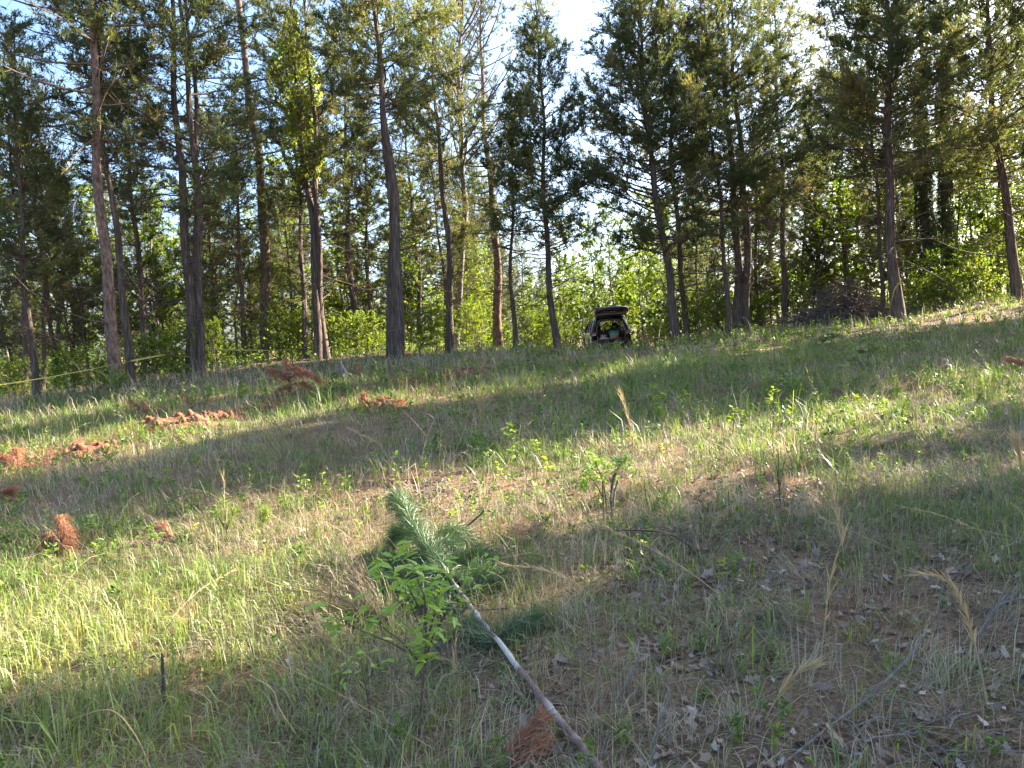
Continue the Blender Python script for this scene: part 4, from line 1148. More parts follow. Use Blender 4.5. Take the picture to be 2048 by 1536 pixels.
def leafy(name, base_px, stems, label, seed, nper=9, r=0.006, sc=1.0, meshes=LEAF, cat='sapling', bark='twig', clus=0.05, along_n=0):
    """stems: photo-pixel paths from the ground; leaves stand in whorls at the tips"""
    rnd = random.Random(seed)
    b = G(*base_px)
    e = root(name, b, label, cat)
    for pts, dd in stems:
        n = len(pts)
        P = np.array([W(p[0], p[1], b[1] + dd * (i / max(1, n - 1))) for i, p in enumerate(pts)])
        if pts[0][1] >= base_px[1] - 8:
            P[0] = gp(P[0][0], P[0][1], -0.01)
        C = curve_pts(P, 12) - b
        ac = Acc(); tubes(ac, C, np.linspace(r, r * 0.35, 12) * (1 if pts[0][1] >= base_px[1] - 8 else 0.6), 6)
        link('stem', ac.mesh('stem', M[bark]), e)
        tip = C[-1]; dr = nrm(C[-1] - C[-3])
        spots = [(1.0, nper)] + [(rnd.uniform(0.45, 0.95), 2) for _ in range(along_n)]
        for (t, k) in spots:
            p, d = along(C[None], np.array([t]))
            p, d = p[0], d[0]
            for j in range(k):
                a = rnd.random() * 6.28
                v = np.array((math.cos(a), math.sin(a), rnd.uniform(-0.35, 0.6))) + d * 0.5
                q = p + np.array((rnd.gauss(0, 1), rnd.gauss(0, 1), rnd.gauss(0, 1))) * clus * 0.35
                put_leaf(e, q, v, rnd.uniform(-0.5, 0.5), sc * rnd.uniform(0.6, 1.15), meshes, rnd)
    return e
leafy('cherry_sapling', (835, 1475), [
    ([(835, 1475), (845, 1380), (852, 1270), (845, 1180), (800, 1115)], 0.05), ([(852, 1300), (870, 1220), (880, 1165), (890, 1150)], 0.1),
    ([(852, 1290), (900, 1215), (940, 1170), (980, 1130)], 0.25), ([(845, 1230), (820, 1180), (800, 1140), (770, 1125)], -0.05), ([(850, 1330), (790, 1290), (720, 1260), (670, 1235)], -0.1),
    ([(848, 1340), (810, 1290), (775, 1262), (745, 1240)], 0.1), ([(850, 1330), (860, 1290), (870, 1265), (885, 1255)], -0.12), ([(845, 1360), (838, 1330), (833, 1318), (830, 1305)], -0.1),
    ([(848, 1260), (850, 1200), (838, 1170), (840, 1150)], -0.1), ([(850, 1280), (830, 1230), (815, 1195), (810, 1175)], 0.12), ([(850, 1300), (862, 1250), (872, 1225), (872, 1200)], 0.0),
    ([(850, 1300), (880, 1250), (905, 1205), (920, 1175)], 0.12)], 'bright green leafy cherry sapling in front of the felled pine', 5, nper=16, along_n=3, sc=1.15, clus=0.10)
leafy('cherry_sapling', (742, 1440), [([(742, 1440), (735, 1390), (724, 1345), (722, 1308)], 0.0), ([(730, 1370), (745, 1345), (752, 1338), (760, 1330)], 0.04), ([(733, 1385), (715, 1360), (705, 1350), (695, 1345)], 0.0)],
      'small sapling with few leaves left of the leafy cherry sapling', 6, nper=8, r=0.004, sc=0.75)
LEAFD = [leaf_mesh(0.085, 0.034, 'weed', droop=0.5), leaf_mesh(0.07, 0.03, 'weed', droop=0.3)]
leafy('bush_sapling', (1208, 1042), [([(1208, 1042), (1206, 990), (1203, 955), (1180, 935)], 0.0), ([(1215, 1042), (1212, 1000), (1205, 960), (1190, 925)], 0.1), ([(1225, 1040), (1222, 985), (1230, 945), (1255, 915)], 0.0),
      ([(1208, 1000), (1190, 965), (1175, 955), (1165, 962)], -0.1), ([(1222, 1000), (1225, 965), (1225, 950), (1215, 935)], 0.15), ([(1222, 990), (1230, 950), (1240, 935), (1235, 925)], -0.1)],
      'knee-high shrub with several thin stems and drooping leaves in mid field', 9, nper=18, r=0.008, sc=1.25, meshes=LEAF, cat='shrub', along_n=2)
LEAFY = [leaf_mesh(0.07, 0.035, 'broad', droop=0.2)]
for k_, (st, lab) in enumerate([([(1100, 925), (1050, 890), (1020, 852)], 'thin arching twig with tiny yellow leaves in mid field'), ([(1390, 850), (1345, 815), (1305, 775)], 'thin twig with yellow leaves slanting left on the right field'),
                               ([(1385, 830), (1375, 800), (1368, 785)], 'upright twig with yellow leaf tuft on the right field'), ([(1465, 870), (1468, 840), (1470, 820)], 'small upright twig with a pale yellow tip on the right field'),
                               ([(925, 830), (925, 810), (922, 795)], 'low weed with a bright yellow-green tip below the clay heap'), ([(1545, 870), (1548, 820), (1546, 785)], 'thin upright weed with a pale leaf on top, right field')]):
    leafy('yellow_twig', st[0], [(st, 0.0), ([st[1], ((st[1][0] + st[2][0]) / 2 - 6, (st[1][1] + st[2][1]) / 2), (st[2][0] - 8, st[2][1] + 14)], 0.1)], lab, 20 + k_, nper=7, r=0.005, sc=0.9, meshes=LEAFY, cat='twig', along_n=4)
for k_, (px, py, h_, lab) in enumerate([(180, 1085, 45, 'bright green leafy weed right of the orange bough'), (300, 1110, 55, 'bright green weed between the two orange boughs'), (35, 1100, 45, 'green leafy weed left of the orange bough'), (365, 775, 60, 'pale green upright weed in sun below the fluted cedar'),
                                        (1565, 800, 60, 'pale upright weed standing in the sunlit right strip'), (1735, 735, 55, 'tall pale weed catching sun below the brush pile'), (1660, 700, 40, 'slender weed with pale tips left of the tall one'), (600, 1120, 40, 'dark green maple seedling behind the dry brush'), (640, 1240, 35, 'dark green maple seedling beside the dry brush'), (1660, 895, 45, 'broad-leaved bright green weed on the right field'), (1290, 1075, 40, 'light green weed beside the arched branch')]):
    leafy('leafy_weed', (px, py), [([(px, py), (px + 2, py - h_ * 0.6), (px + 1, py - h_)], 0.0), ([(px, py - h_ * 0.3), (px + 6, py - h_ * 0.5), (px + 12, py - h_ * 0.7)], 0.05), ([(px, py - h_ * 0.3), (px - 6, py - h_ * 0.5), (px - 12, py - h_ * 0.6)], 0.05)], lab, 60 + k_, nper=6, r=0.004, sc=0.55 * G(px, py)[1] / 4.2 if G(px, py)[1] > 3.5 else 0.6, meshes=LEAFD, cat='weed', along_n=5)

# ---- felled young pine: pole, bare twigs and long green needles
def needle_plume(acc, C, n, L, rng, spread=0.75, wid=0.0028, t0=0.1, droop=0.0, tint=(0.5, 0.2)):
    t = rng.uniform(t0, 1.0, n)
    bp, d = along(np.repeat(C[None], n, 0), t)
    D = nrm(d * 1.0 + rvec(rng, n) * spread)
    D[:, 2] -= droop
    ln = L * rng.uniform(0.7, 1.15, n)
    mid = bp + D * (ln * 0.55)[:, None]
    tip = mid + nrm(D + np.array((0, 0, -0.35 - droop)) + rvec(rng, n) * 0.4) * (ln * 0.45)[:, None]
    s = nrm(np.cross(D, rvec(rng, n))) * wid * 0.5
    V = np.stack((bp - s, bp + s, mid + s, mid - s, tip), 1).reshape(-1, 3)
    b = np.arange(n) * 5
    acc.add(V, tris=np.stack((b + 3, b + 2, b + 4), 1), quads=np.stack((b, b + 1, b + 2, b + 3), 1), tint=np.repeat(np.clip(rng.normal(tint[0], tint[1], n), 0, 1), 5))
rng = np.random.default_rng(12)
b = G(1215, 1575)
A0, A1, A2 = G(1215, 1575) + np.array((0, 0, 0.03)), G(925, 1215) + np.array((0, 0, 0.15)), None
d1 = A1[1]
A1 = W(915, 1178, d1); Am = W(1040, 1340, 0.5 * (A0[1] + d1) - 0.05)
A2 = W(855, 1090, d1 + 0.75); A3 = W(795, 1000, d1 + 1.15)
e = root('felled_pine', b, 'felled young pine, pale peeling pole with long green needles at its far end', 'felled tree')
C = curve_pts([A0, Am, A1, A2, A3], 60) - b
C += rng.normal(size=C.shape) * 0.0022
ac = Acc(); tubes(ac, C, np.interp(np.linspace(0, 1, 60), [0, 0.5, 1], [0.0145, 0.0115, 0.005]) * (1 + 0.08 * rng.normal(size=60)).clip(0.8, 1.25), 12, cap=True, rough=0.22, rng=rng)
link('trunk', ac.mesh('trunk', M['pole'], smooth=True), e)
for q in range(9):
    i0 = int(rng.integers(4, 40)); dr = nrm(np.cross(C[i0 + 1] - C[i0], rvec(rng, 1)[0]) + 0.4 * nrm(C[i0 + 1] - C[i0]))
    if dr[2] < -0.2: dr = -dr
    L_ = rng.uniform(0.015, 0.05)
    ac = Acc(); tubes(ac, np.array([C[i0], C[i0] + dr * (0.014 + L_ * 0.5), C[i0] + dr * (0.016 + L_)]), np.array((0.008, 0.005, 0.0035)), 6, cap=True)
    link('branch_stub', ac.mesh('branch_stub', M['pole']), e)
for pts, dd in [([(985, 1270), (930, 1270), (880, 1290)], (0, 0.1)), ([(1000, 1318), (1040, 1315), (1085, 1298)], (0, 0.05)), ([(1003, 1325), (950, 1340), (895, 1350)], (0, -0.05)), ([(1090, 1405), (1150, 1410), (1195, 1422)], (0, 0.0)), ([(1010, 1330), (960, 1290), (900, 1300)], (0, 0.25)),
                ([(945, 1220), (990, 1218), (1010, 1217)], (0, 0.1)), ([(930, 1180), (960, 1165), (975, 1157)], (0, 0.0))]:
    i0 = int(np.argmin([np.linalg.norm(c + b - W(pts[0][0], pts[0][1], (c + b)[1])) for c in C]))
    dep = (C[i0] + b)[1]
    Q = curve_pts([C[i0] + b] + [W(p[0], p[1], dep + dd[1]) for p in pts[1:]], 8) - b
    ac = Acc(); tubes(ac, Q, np.linspace(0.0065, 0.003, 8), 5)
    link('bare_twig', ac.mesh('bare_twig', M['twig']), e)
for (pts, dd, n) in [([(915, 1178), (850, 1085), (795, 995)], 1.15, 2600), ([(880, 1130), (820, 1120), (760, 1130)], 0.5, 1500), ([(890, 1140), (945, 1110), (985, 1120)], 0.5, 1500), ([(905, 1165), (860, 1200), (790, 1190)], 0.25, 1300), ([(910, 1172), (955, 1190), (985, 1210)], 0.25, 1300),
                     ([(915, 1180), (880, 1240), (850, 1290)], 0.1, 1300), ([(915, 1180), (935, 1230), (925, 1280)], 0.1, 1100), ([(930, 1210), (880, 1290), (840, 1380)], 0.12, 1200), ([(860, 1090), (900, 1060), (930, 1075)], 0.9, 900), ([(850, 1080), (800, 1060), (790, 1080)], 0.9, 900), ([(900, 1160), (830, 1150), (775, 1165)], 0.3, 1200), ([(905, 1165), (960, 1150), (1005, 1165)], 0.3, 1100), ([(880, 1130), (870, 1100), (900, 1090)], 0.3, 900), ([(980, 1280), (1040, 1250), (1075, 1275)], 0.2, 600), ([(990, 1290), (960, 1370), (950, 1420)], 0.05, 700)]:
    i0 = int(np.argmin([np.linalg.norm((c + b)[[0, 2]] - W(pts[0][0], pts[0][1], (c + b)[1])[[0, 2]]) for c in C]))
    P0 = C[i0] + b
    Q = curve_pts([P0] + [W(p[0], p[1], P0[1] + (dd - 0.15) * (k + 1) / 2 if n == 2600 else P0[1] + 0.12 * (k + 1)) for k, p in enumerate(pts[1:])], 9)
    Q[:, 2] = np.maximum(Q[:, 2], zg(Q[:, 0], Q[:, 1]) + 0.05)
    Q = Q - b
    bo = Acc(); tubes(bo, Q, np.linspace(0.007, 0.003, 9), 5)
    br = link('bough', bo.mesh('bough', M['twig']), e)
    an = Acc(); needle_plume(an, Q, int(n * 1.5), 0.145, rng, 0.95, 0.0022, 0.12, 0.1, (0.36, 0.25))
    link('needles', an.mesh('needles', M['needle']), br)

# ---- dead orange pine boughs
def dead_bough(plumes, label, seed, n=420, L=0.14, droop=0.25, name='dead_pine_bough', wid=0.004, spread=0.5, cat='dead bough', mat='rust'):
    rng = np.random.default_rng(seed)
    b = G(*plumes[0][0])
    e = root(name, b, label, cat)
    for pts in plumes:
        P = np.array([b if i == 0 and pts is plumes[0] else W(p[0], p[1], b[1] + 0.05 * i) for i, p in enumerate(pts)])
        P[:, 2] = np.maximum(P[:, 2], zg(P[:, 0], P[:, 1]) + 0.01)
        Q = curve_pts(P, 9) - b
        ac = Acc(); tubes(ac, Q, np.linspace(0.009, 0.003, 9) * (wid / 0.004) ** 0.5, 5)
        st = link('stem', ac.mesh('stem', M['twig']), e)
        an = Acc(); needle_plume(an, Q, n, L, rng, spread, wid, 0.12, droop, (0.55, 0.22))
        link('needles', an.mesh('needles', M[mat]), st)
    return e
dead_bough([[(105, 1115), (112, 1080), (120, 1035)], [(108, 1105), (98, 1085), (95, 1070)], [(110, 1105), (128, 1080), (132, 1060)]], 'drooping orange dead pine tuft in the grass at left', 1, 520, 0.17, 0.65, wid=0.003, spread=0.55)
dead_bough([[(350, 1088), (338, 1068), (325, 1048)], [(350, 1088), (375, 1085), (395, 1090)]], 'small pinkish orange dead tuft right of the drooping one', 2, 260, 0.13, 0.4)
dead_bough([[(-15, 1010), (-5, 990), (15, 978)], [(-15, 1010), (0, 1005), (15, 1010)]], 'orange dead bough cut by the left edge of the photo', 3, 420, 0.18, 0.4)
dead_bough([[(20, 945), (28, 920), (32, 898)], [(22, 945), (60, 930), (90, 925)], [(60, 945), (95, 930), (120, 935)], [(20, 945), (10, 925), (5, 910)]], 'heap of orange dead boughs at left below the clay', 4, 420, 0.15, 0.5, wid=0.0045, spread=0.9)
dead_bough([[(985, 1550), (1020, 1505), (1068, 1448)], [(1000, 1545), (1045, 1510), (1072, 1490)], [(1000, 1548), (1030, 1540), (1075, 1525)]], 'near rust-red dead pine bough at the bottom beside the pole', 5, 700, 0.11, 0.1, wid=0.0028, spread=0.4)
dead_bough([[(585, 795), (578, 760), (572, 718)], [(580, 765), (560, 745), (540, 738)], [(580, 755), (610, 742), (640, 760)], [(582, 770), (610, 765), (630, 790)], [(576, 740), (590, 735), (600, 738)], [(582, 775), (565, 775), (552, 785)]], 'upright orange dead pine in the sun at the field edge', 6, 480, 0.16, 0.45, name='dead_pine', wid=0.006, spread=0.95, cat='dead pine')
dead_bough([[(722, 752), (720, 742), (716, 730)], [(722, 752), (712, 745), (705, 742)]], 'tiny orange dead tuft left of the sunlit clay', 7, 200, 0.15, 0.2, wid=0.008)
dead_bough([[(740, 815), (752, 800), (768, 795)], [(740, 815), (770, 805), (800, 800)], [(745, 812), (730, 800), (728, 792)]], 'dark red dead boughs on the mid-field earth patch', 8, 420, 0.16, 0.3, wid=0.007, spread=0.7)
dead_bough([[(2075, 735), (2050, 725), (2030, 718)], [(2070, 740), (2045, 738), (2035, 745)]], 'brownish dead bough at the right edge of the field', 9, 360, 0.2, 0.3, wid=0.007)
dead_bough([[(1290, 694), (1290, 680), (1290, 662)], [(1290, 690), (1286, 680), (1283, 672)], [(1290, 690), (1295, 680), (1297, 672)]], 'small orange dead pine seedling right of the parked car', 10, 120, 0.14, 0.1, wid=0.012, spread=0.25, name='dead_pine_seedling', cat='dead pine')
dead_bough([[(800, 975), (815, 962), (830, 958)], [(800, 975), (790, 965), (780, 960)]], 'small rusty dead tuft beside the heap of sticks', 11, 260, 0.12, 0.3, wid=0.004)
dead_bough([[(290, 830), (275, 812), (262, 800)], [(292, 830), (310, 815), (330, 812)], [(290, 830), (290, 815), (285, 800)]], 'orange dead boughs on the sunlit strip below the taped pine', 12, 260, 0.14, 0.5, wid=0.006, spread=1.0)
dead_bough([[(385, 815), (375, 800), (368, 788)], [(385, 815), (400, 805), (415, 802)]], 'pale orange dead tuft below the fluted cedar', 13, 220, 0.13, 0.5, wid=0.006, spread=1.0)
dead_bough([[(1330, 1420 - 90), (1345, 1320), (1358, 1318)]], 'small brown dead tuft in the leaf litter', 14, 120, 0.08, 0.2, wid=0.003)
dead_bough([[(1420, 1262), (1445, 1240), (1460, 1225)], [(1422, 1262), (1440, 1255), (1462, 1250)]], 'rusty dead tuft beside the fan of dry grass on bare soil', 15, 160, 0.09, 0.3, wid=0.003)

dead_bough([[(905, 1320), (880, 1345), (850, 1365)], [(905, 1320), (895, 1300), (875, 1290)], [(910, 1320), (930, 1345), (935, 1370)]], 'brown dead needles hanging under the felled pine', 16, 420, 0.14, 0.5, wid=0.0022, spread=0.7, mat='brown_brush')

# ---- dry brush fan beside the felled pine
def fan(root_px, sweep, n, label, seed, mat='brown_brush', wid=0.0022, name='dry_brush', cat='dry brush', droop=0.12):
    rng = np.random.default_rng(seed)
    b = G(*root_px)
    e = root(name, b, label, cat)
    ac = Acc()
    tips = np.array([W(p[0], p[1], b[1] + dq) for p, dq in sweep])
    w = rng.dirichlet(np.ones(len(tips)) * 0.9, n)
    tip = w @ tips + rng.normal(size=(n, 3)) * 0.11
    mid = 0.5 * (tip + b) + np.array((0, 0, droop)) * rng.uniform(-0.2, 1.5, (n, 1)) + rng.normal(size=(n, 3)) * 0.06
    P = np.stack((np.repeat(b[None], n, 0) + rng.normal(size=(n, 3)) * 0.015, mid, tip), 1)
    s = np.linspace(0, 1, 7)[None, :, None]
    P = (1 - s) ** 2 * P[:, :1] + 2 * s * (1 - s) * P[:, 1:2] + s * s * P[:, 2:]
    P[:, :, 2] = np.maximum(P[:, :, 2], zg(P[:, :, 0], P[:, :, 1]) + 0.008)
    P = P - b
    tubes(ac, P, wid * 0.5 * np.linspace(1, 0.5, 7)[None] * np.ones((n, 1)), 3, tint=rng.random(n))
    link('strands', ac.mesh('strands', M[mat]), e)['kind'] = 'stuff'
    k = n * 6
    idx = rng.integers(0, n, k)
    bp, d = along(P[idx], rng.uniform(0.35, 1, k))
    a2 = Acc()
    slivers(a2, bp, nrm(d + rvec(rng, k) * 0.5) * rng.uniform(0.03, 0.09, k)[:, None], np.full(k, wid), rng.random(k), rng)
    link('fine_twigs', a2.mesh('fine_twigs', M[mat]), e)['kind'] = 'stuff'
    return e
fan((775, 1250), [((520, 1215), 0.2), ((600, 1150), 0.3), ((690, 1130), 0.3), ((560, 1180), 0.1)], 170, 'fan of brown dry brush left of the felled pine', 3)
fan((905, 1335), [((760, 1300), 0.15), ((820, 1420), -0.1), ((960, 1400), -0.1), ((700, 1330), 0.1), ((1000, 1330), 0.1)], 130, 'grey-tan dead grass matted under the felled pine', 13, mat='thatch', droop=0.1)
fan((705, 1300), [((560, 1260), 0.1), ((620, 1330), 0), ((760, 1340), 0), ((640, 1240), 0.2)], 110, 'matted dead grass left of the leafy cherry sapling', 14, mat='thatch', droop=0.1)
fan((850, 1430), [((760, 1460), -0.1), ((930, 1470), -0.1), ((820, 1380), 0.1)], 80, 'loose dead grass around the foot of the cherry sapling', 15, mat='thatch', droop=0.08)
fan((420, 1280), [((90, 1440), -0.3), ((180, 1400), -0.3), ((120, 1380), 0.0)], 70, 'grey dry grass swept flat at lower left', 4, mat='thatch', droop=0.06)
fan((1480, 1210), [((1400, 1290), -0.1), ((1440, 1280), -0.1), ((1520, 1285), -0.1)], 60, 'small fan of straw drooping over a red soil lump', 5, mat='straw', droop=0.12)
fan((1545, 1235), [((1480, 1280), -0.1), ((1560, 1290), -0.1), ((1600, 1270), 0)], 90, 'tangle of pale dead grass in the leaf litter', 6, mat='thatch')
fan((1690, 1120), [((1630, 1060), 0.1), ((1700, 1010), 0.1), ((1760, 1060), 0.1), ((1650, 1130), -0.1)], 110, 'mixed straw clump around the tall golden stalk', 7, mat='thatch')
fan((1400, 1080), [((1180, 1060), 0.1), ((1240, 1040), 0.2), ((1300, 1100), 0)], 45, 'dry brush caught under the arched branch', 8, mat='thatch')
fan((1080, 1080), [((960, 1050), 0.2), ((1000, 1030), 0.3), ((1040, 1030), 0.2)], 40, 'thin grey brush behind the felled pine needles', 9, mat='thatch')
fan((1230, 960), [((1170, 900), 0.2), ((1260, 890), 0.2), ((1310, 930), 0.2)], 60, 'reddish dry weeds behind the knee-high shrub', 10, wid=0.003)
fan((1980, 1010), [((1820, 960), 0.2), ((1900, 930), 0.3), ((2040, 950), 0.1)], 60, 'grey thicket of dry stems at right', 11, mat='thatch', wid=0.003)
fan((1760, 985), [((1640, 940), 0.2), ((1700, 920), 0.3), ((1800, 930), 0.1)], 55, 'grey dry weeds left of the thicket of stems', 12, mat='thatch', wid=0.003)

# arching dead frond at left
P, b = pxpath([(300, 1050), (345, 1000), (395, 985), (430, 1000), (448, 1022)])
e = root('arching_frond', b, 'arching dead brown frond left of the pine seedlings', 'dead frond')
C = curve_pts(P, 18) - b
ac = Acc(); tubes(ac, C, np.linspace(0.006, 0.002, 18), 5); link('stem', ac.mesh('stem', M['brown_brush']), e)
rng = np.random.default_rng(9)
t = np.linspace(0.3, 0.98, 70); bp, d = along(np.repeat(C[None], 70, 0), t)
ac = Acc(); slivers(ac, bp, np.stack((rng.normal(-0.4, 0.3, 70), rng.normal(0, 0.3, 70), -np.abs(rng.normal(0.9, 0.2, 70))), 1) * rng.uniform(0.05, 0.13, 70)[:, None], np.full(70, 0.006), rng.random(70), rng)
link('leaflets', ac.mesh('leaflets', M['brown_brush']), e)

# pine seedlings
def seedling(px, py, h, label, seed, n=150, L=0.12, shoots=3):
    rng = np.random.default_rng(seed)
    b = G(px, py)
    hh = h * b[1] / FPX
    e = root('pine_seedling', b, label, 'seedling')
    for k in range(shoots):
        a = rng.random() * 6.28
        tip = np.array((math.cos(a) * 0.25 * hh * (k > 0), math.sin(a) * 0.25 * hh * (k > 0), hh * (1 - 0.22 * (k > 0))))
        C = curve_pts([np.array((0, 0, -0.01 if k == 0 else hh * 0.3)), np.array((tip[0] * 0.6, tip[1] * 0.6, hh * 0.6)), tip], 8)
        ac = Acc(); tubes(ac, C, np.linspace(0.006, 0.003, 8), 5); st = link('stem', ac.mesh('stem', M['twig']), e)
        an = Acc(); needle_plume(an, C, n, L * hh / 0.4, rng, 1.0, 0.0025 * max(1, b[1] / 5), 0.08, 0.0, (0.55, 0.2)); link('needles', an.mesh('needles', M['grass']), st)
    return e
seedling(455, 1085, 85, 'pale green pine seedling beside the dead upright stalk', 1)
seedling(525, 1075, 65, 'smaller pale pine seedling right of the first', 2)
seedling(235, 800, 60, 'fresh green pine seedling at the foot of the taped pine', 5)
seedling(1560, 1010, 110, 'tall thin dark weed-like seedling at the edge of the leaf litter', 8, 60, 0.05)

# heap of sticks in mid field
def stick_heap(px, py, w, n, label, seed, h=0.12, name='stick_heap', mat='deadwood', r=0.006, dark=None):
    rng = np.random.default_rng(seed)
    b = G(px, py); a_ = w * b[1] / FPX * 0.5
    e = root(name, b, label, 'stick pile')
    for k in range(n):
        th = rng.random() * 6.28
        c = rng.normal(size=2) * a_ * 0.42
        L = a_ * rng.uniform(0.4, 1.3)
        p0 = np.array((c[0] - math.cos(th) * L / 2, c[1] - math.sin(th) * L / 4)); p1 = np.array((c[0] + math.cos(th) * L / 2, c[1] + math.sin(th) * L / 4))
        pts = []
        for q, p in enumerate((p0, (p0 + p1) / 2 + rng.normal(size=2) * L * 0.08, p1)):
            pts.append((p[0], p[1], float(zg(b[0] + p[0], b[1] + p[1])) - b[2] + 0.01 + h * rng.random()))
        ac = Acc(); tubes(ac, curve_pts(pts, 6), np.linspace(r, r * 0.5, 6) * rng.uniform(0.5, 1.3), 5, cap=True)
        link('stick', ac.mesh('stick', M[mat]), e)
    return e
stick_heap(830, 995, 170, 46, 'low heap of grey sticks beyond the felled pine', 4, 0.09)
stick_heap(1850, 1470, 330, 24, 'tangle of thin grey sticks at the bottom right', 6, 0.05, r=0.003)

def branch(pts, label, r=0.008, name='dead_branch', mat='deadwood', subs=(), dd=0.0, cat='branch', lift=0.0, N=16):
    P, b = pxpath(pts, dd)
    P[:, 2] = np.maximum(P[:, 2], zg(P[:, 0], P[:, 1]) + r * 0.8)
    e = root(name, b, label, cat)
    rng = np.random.default_rng(len(label))
    C = curve_pts(P, N) - b + np.array((0, 0, lift))
    ac = Acc(); tubes(ac, C, np.linspace(r, r * 0.4, N) * (1 + 0.12 * rng.normal(size=N)).clip(0.75, 1.3), 7, cap=True)
    link('limb', ac.mesh('limb', M[mat]), e)
    for s in subs:
        Q = [W(p[0], p[1], b[1] + dd * 0.5) for p in s]
        ac = Acc(); tubes(ac, curve_pts(Q, 8) - b, np.linspace(r * 0.5, r * 0.25, 8), 5)
        link('side_twig', ac.mesh('side_twig', M[mat]), e)
    return e
branch([(1560, 1535), (1650, 1460), (1740, 1390), (1830, 1300), (1860, 1230)], 'long grey dead branch slanting up from the bottom right', 0.0052, dd=0.5, mat='bark_grey', subs=[[(1700, 1420), (1760, 1370), (1830, 1295)], [(1660, 1450), (1690, 1380), (1705, 1340)], [(1690, 1430), (1660, 1400), (1640, 1370)], [(1720, 1410), (1720, 1450), (1735, 1500)], [(1680, 1445), (1730, 1440), (1790, 1450)], [(1620, 1480), (1690, 1440), (1750, 1360)], [(1600, 1500), (1680, 1420), (1720, 1350)], [(1640, 1465), (1760, 1385), (1850, 1330)]])
branch([(1950, 1290), (1975, 1240), (2000, 1210), (2060, 1190)], 'forked grey twig at the right edge over the litter', 0.006, subs=[[(1960, 1270), (2000, 1220), (2020, 1180)]])
branch([(1875, 1260), (1880, 1200), (1895, 1150), (1935, 1125)], 'thin bent grey twig beside the arching golden stalk', 0.004)
branch([(1240, 1395), (1265, 1345), (1282, 1300)], 'grey knobbly stick standing out of the leaf litter', 0.008)
branch([(1300, 1536), (1318, 1450), (1338, 1385), (1310, 1350)], 'curved pale twig at the bottom centre right', 0.006)
branch([(1235, 1250), (1260, 1270), (1285, 1300)], 'short pale stick lying left in the litter', 0.007)
branch([(1400, 1120), (1365, 1080), (1310, 1062), (1200, 1060)], 'low arched brown branch in front of the knee-high shrub', 0.011, mat='twig')
branch([(1225, 1035), (1228, 990), (1236, 960)], 'short grey stub standing beside the shrub stems', 0.014, mat='bark_grey')
branch([(1285, 1020), (1330, 1005), (1380, 978)], 'pale straight stick lying right of the shrub', 0.008, dd=0.3)
branch([(1560, 840), (1575, 832), (1585, 826)], 'short grey stick lying on the right field', 0.015)
branch([(328, 1415), (327, 1360), (324, 1308)], 'dark weathered stake standing in the lower left grass', 0.011, name='weathered_stake', mat='bark_dark', cat='stake', N=8)
branch([(1640, 1130), (1625, 1080), (1640, 1040)], 'pale bent twig left of the tall golden stalk', 0.004)
branch([(900, 1085), (960, 1030), (968, 1020)], 'broken brown stub behind the felled pine', 0.010, mat='twig')
branch([(690, 755), (684, 738), (680, 722)], 'grey weathered stump below the taped trunk', 0.10, name='stump', mat='bark_grey', cat='stump', N=7)
branch([(283, 742), (300, 722), (325, 695), (355, 678)], 'pale dead limb leaning between the taped pine and fluted cedar', 0.05, subs=[[(320, 700), (345, 690), (352, 692)]])

# brush pile under the right trees
b = G(1690, 652)
b = gp(W(1690, 650, 25.5)[0], 25.5)
e = root('brush_pile', b, 'dark heap of cut brush left of the pale-barked cedar', 'brush pile')
rng = np.random.default_rng(31)
ac = Acc(); n = 24
u = np.linspace(-1, 1, n); XX, YY = np.meshgrid(u, u)
rr = np.sqrt(XX ** 2 + YY ** 2)
hz = 1.05 * np.clip(1 - rr ** 1.5, -0.1, 1) * (0.35 + 0.9 * fbm(XX * 2.2 + 3, YY * 2.2, 8, 3))
ii, jj = np.meshgrid(np.arange(n - 1), np.arange(n - 1)); b0 = (jj * n + ii).ravel()
ac.add(np.stack((XX * 1.75, YY * 1.1, hz + zg(b[0] + XX * 1.75, b[1] + YY * 1.1) - b[2] - 0.05), -1).reshape(-1, 3), quads=np.stack((b0, b0 + 1, b0 + n + 1, b0 + n), 1))
link('debris', ac.mesh('debris', M['bark_dark']), e)
n = 420
th = rng.uniform(0, 6.28, n); cx_, cy_ = rng.normal(0, 0.75, n), rng.normal(0, 0.5, n)
top = 1.15 * np.exp(-(cx_ / 1.1) ** 2 - (cy_ / 0.8) ** 2)
L = rng.uniform(0.5, 1.8, n)
d = np.stack((np.cos(th), np.sin(th) * 0.6, rng.normal(0.05, 0.35, n)), 1)
c = np.stack((cx_, cy_, top * rng.uniform(0.3, 1.15, n) + 0.1), 1)
P = np.stack((c - d * L[:, None] / 2, c + rng.normal(size=(n, 3)) * 0.08 + np.array((0, 0, 0.08)), c + d * L[:, None] / 2), 1)
P[:, :, 2] = np.maximum(P[:, :, 2], zg(b[0] + P[:, :, 0], b[1] + P[:, :, 1]) - b[2] + 0.02)
ac = Acc(); tubes(ac, P, (0.006 + 0.014 * rng.random(n) ** 2)[:, None] * np.array((1, 0.8, 0.4))[None], 4)
s = link('sticks', ac.mesh('sticks', M['twig']), e); s['kind'] = 'stuff'
n = 5200
idx = rng.integers(0, len(P), n); bp, dd_ = along(P[idx], rng.random(n))
ac = Acc(); slivers(ac, bp, nrm(dd_ + rvec(rng, n) * 0.9 - np.array((0, 0, 0.4))) * rng.uniform(0.10, 0.28, n)[:, None], np.full(n, 0.016), rng.random(n), rng)
s = link('dry_needles', ac.mesh('dry_needles', M['brown_brush']), e); s['kind'] = 'stuff'

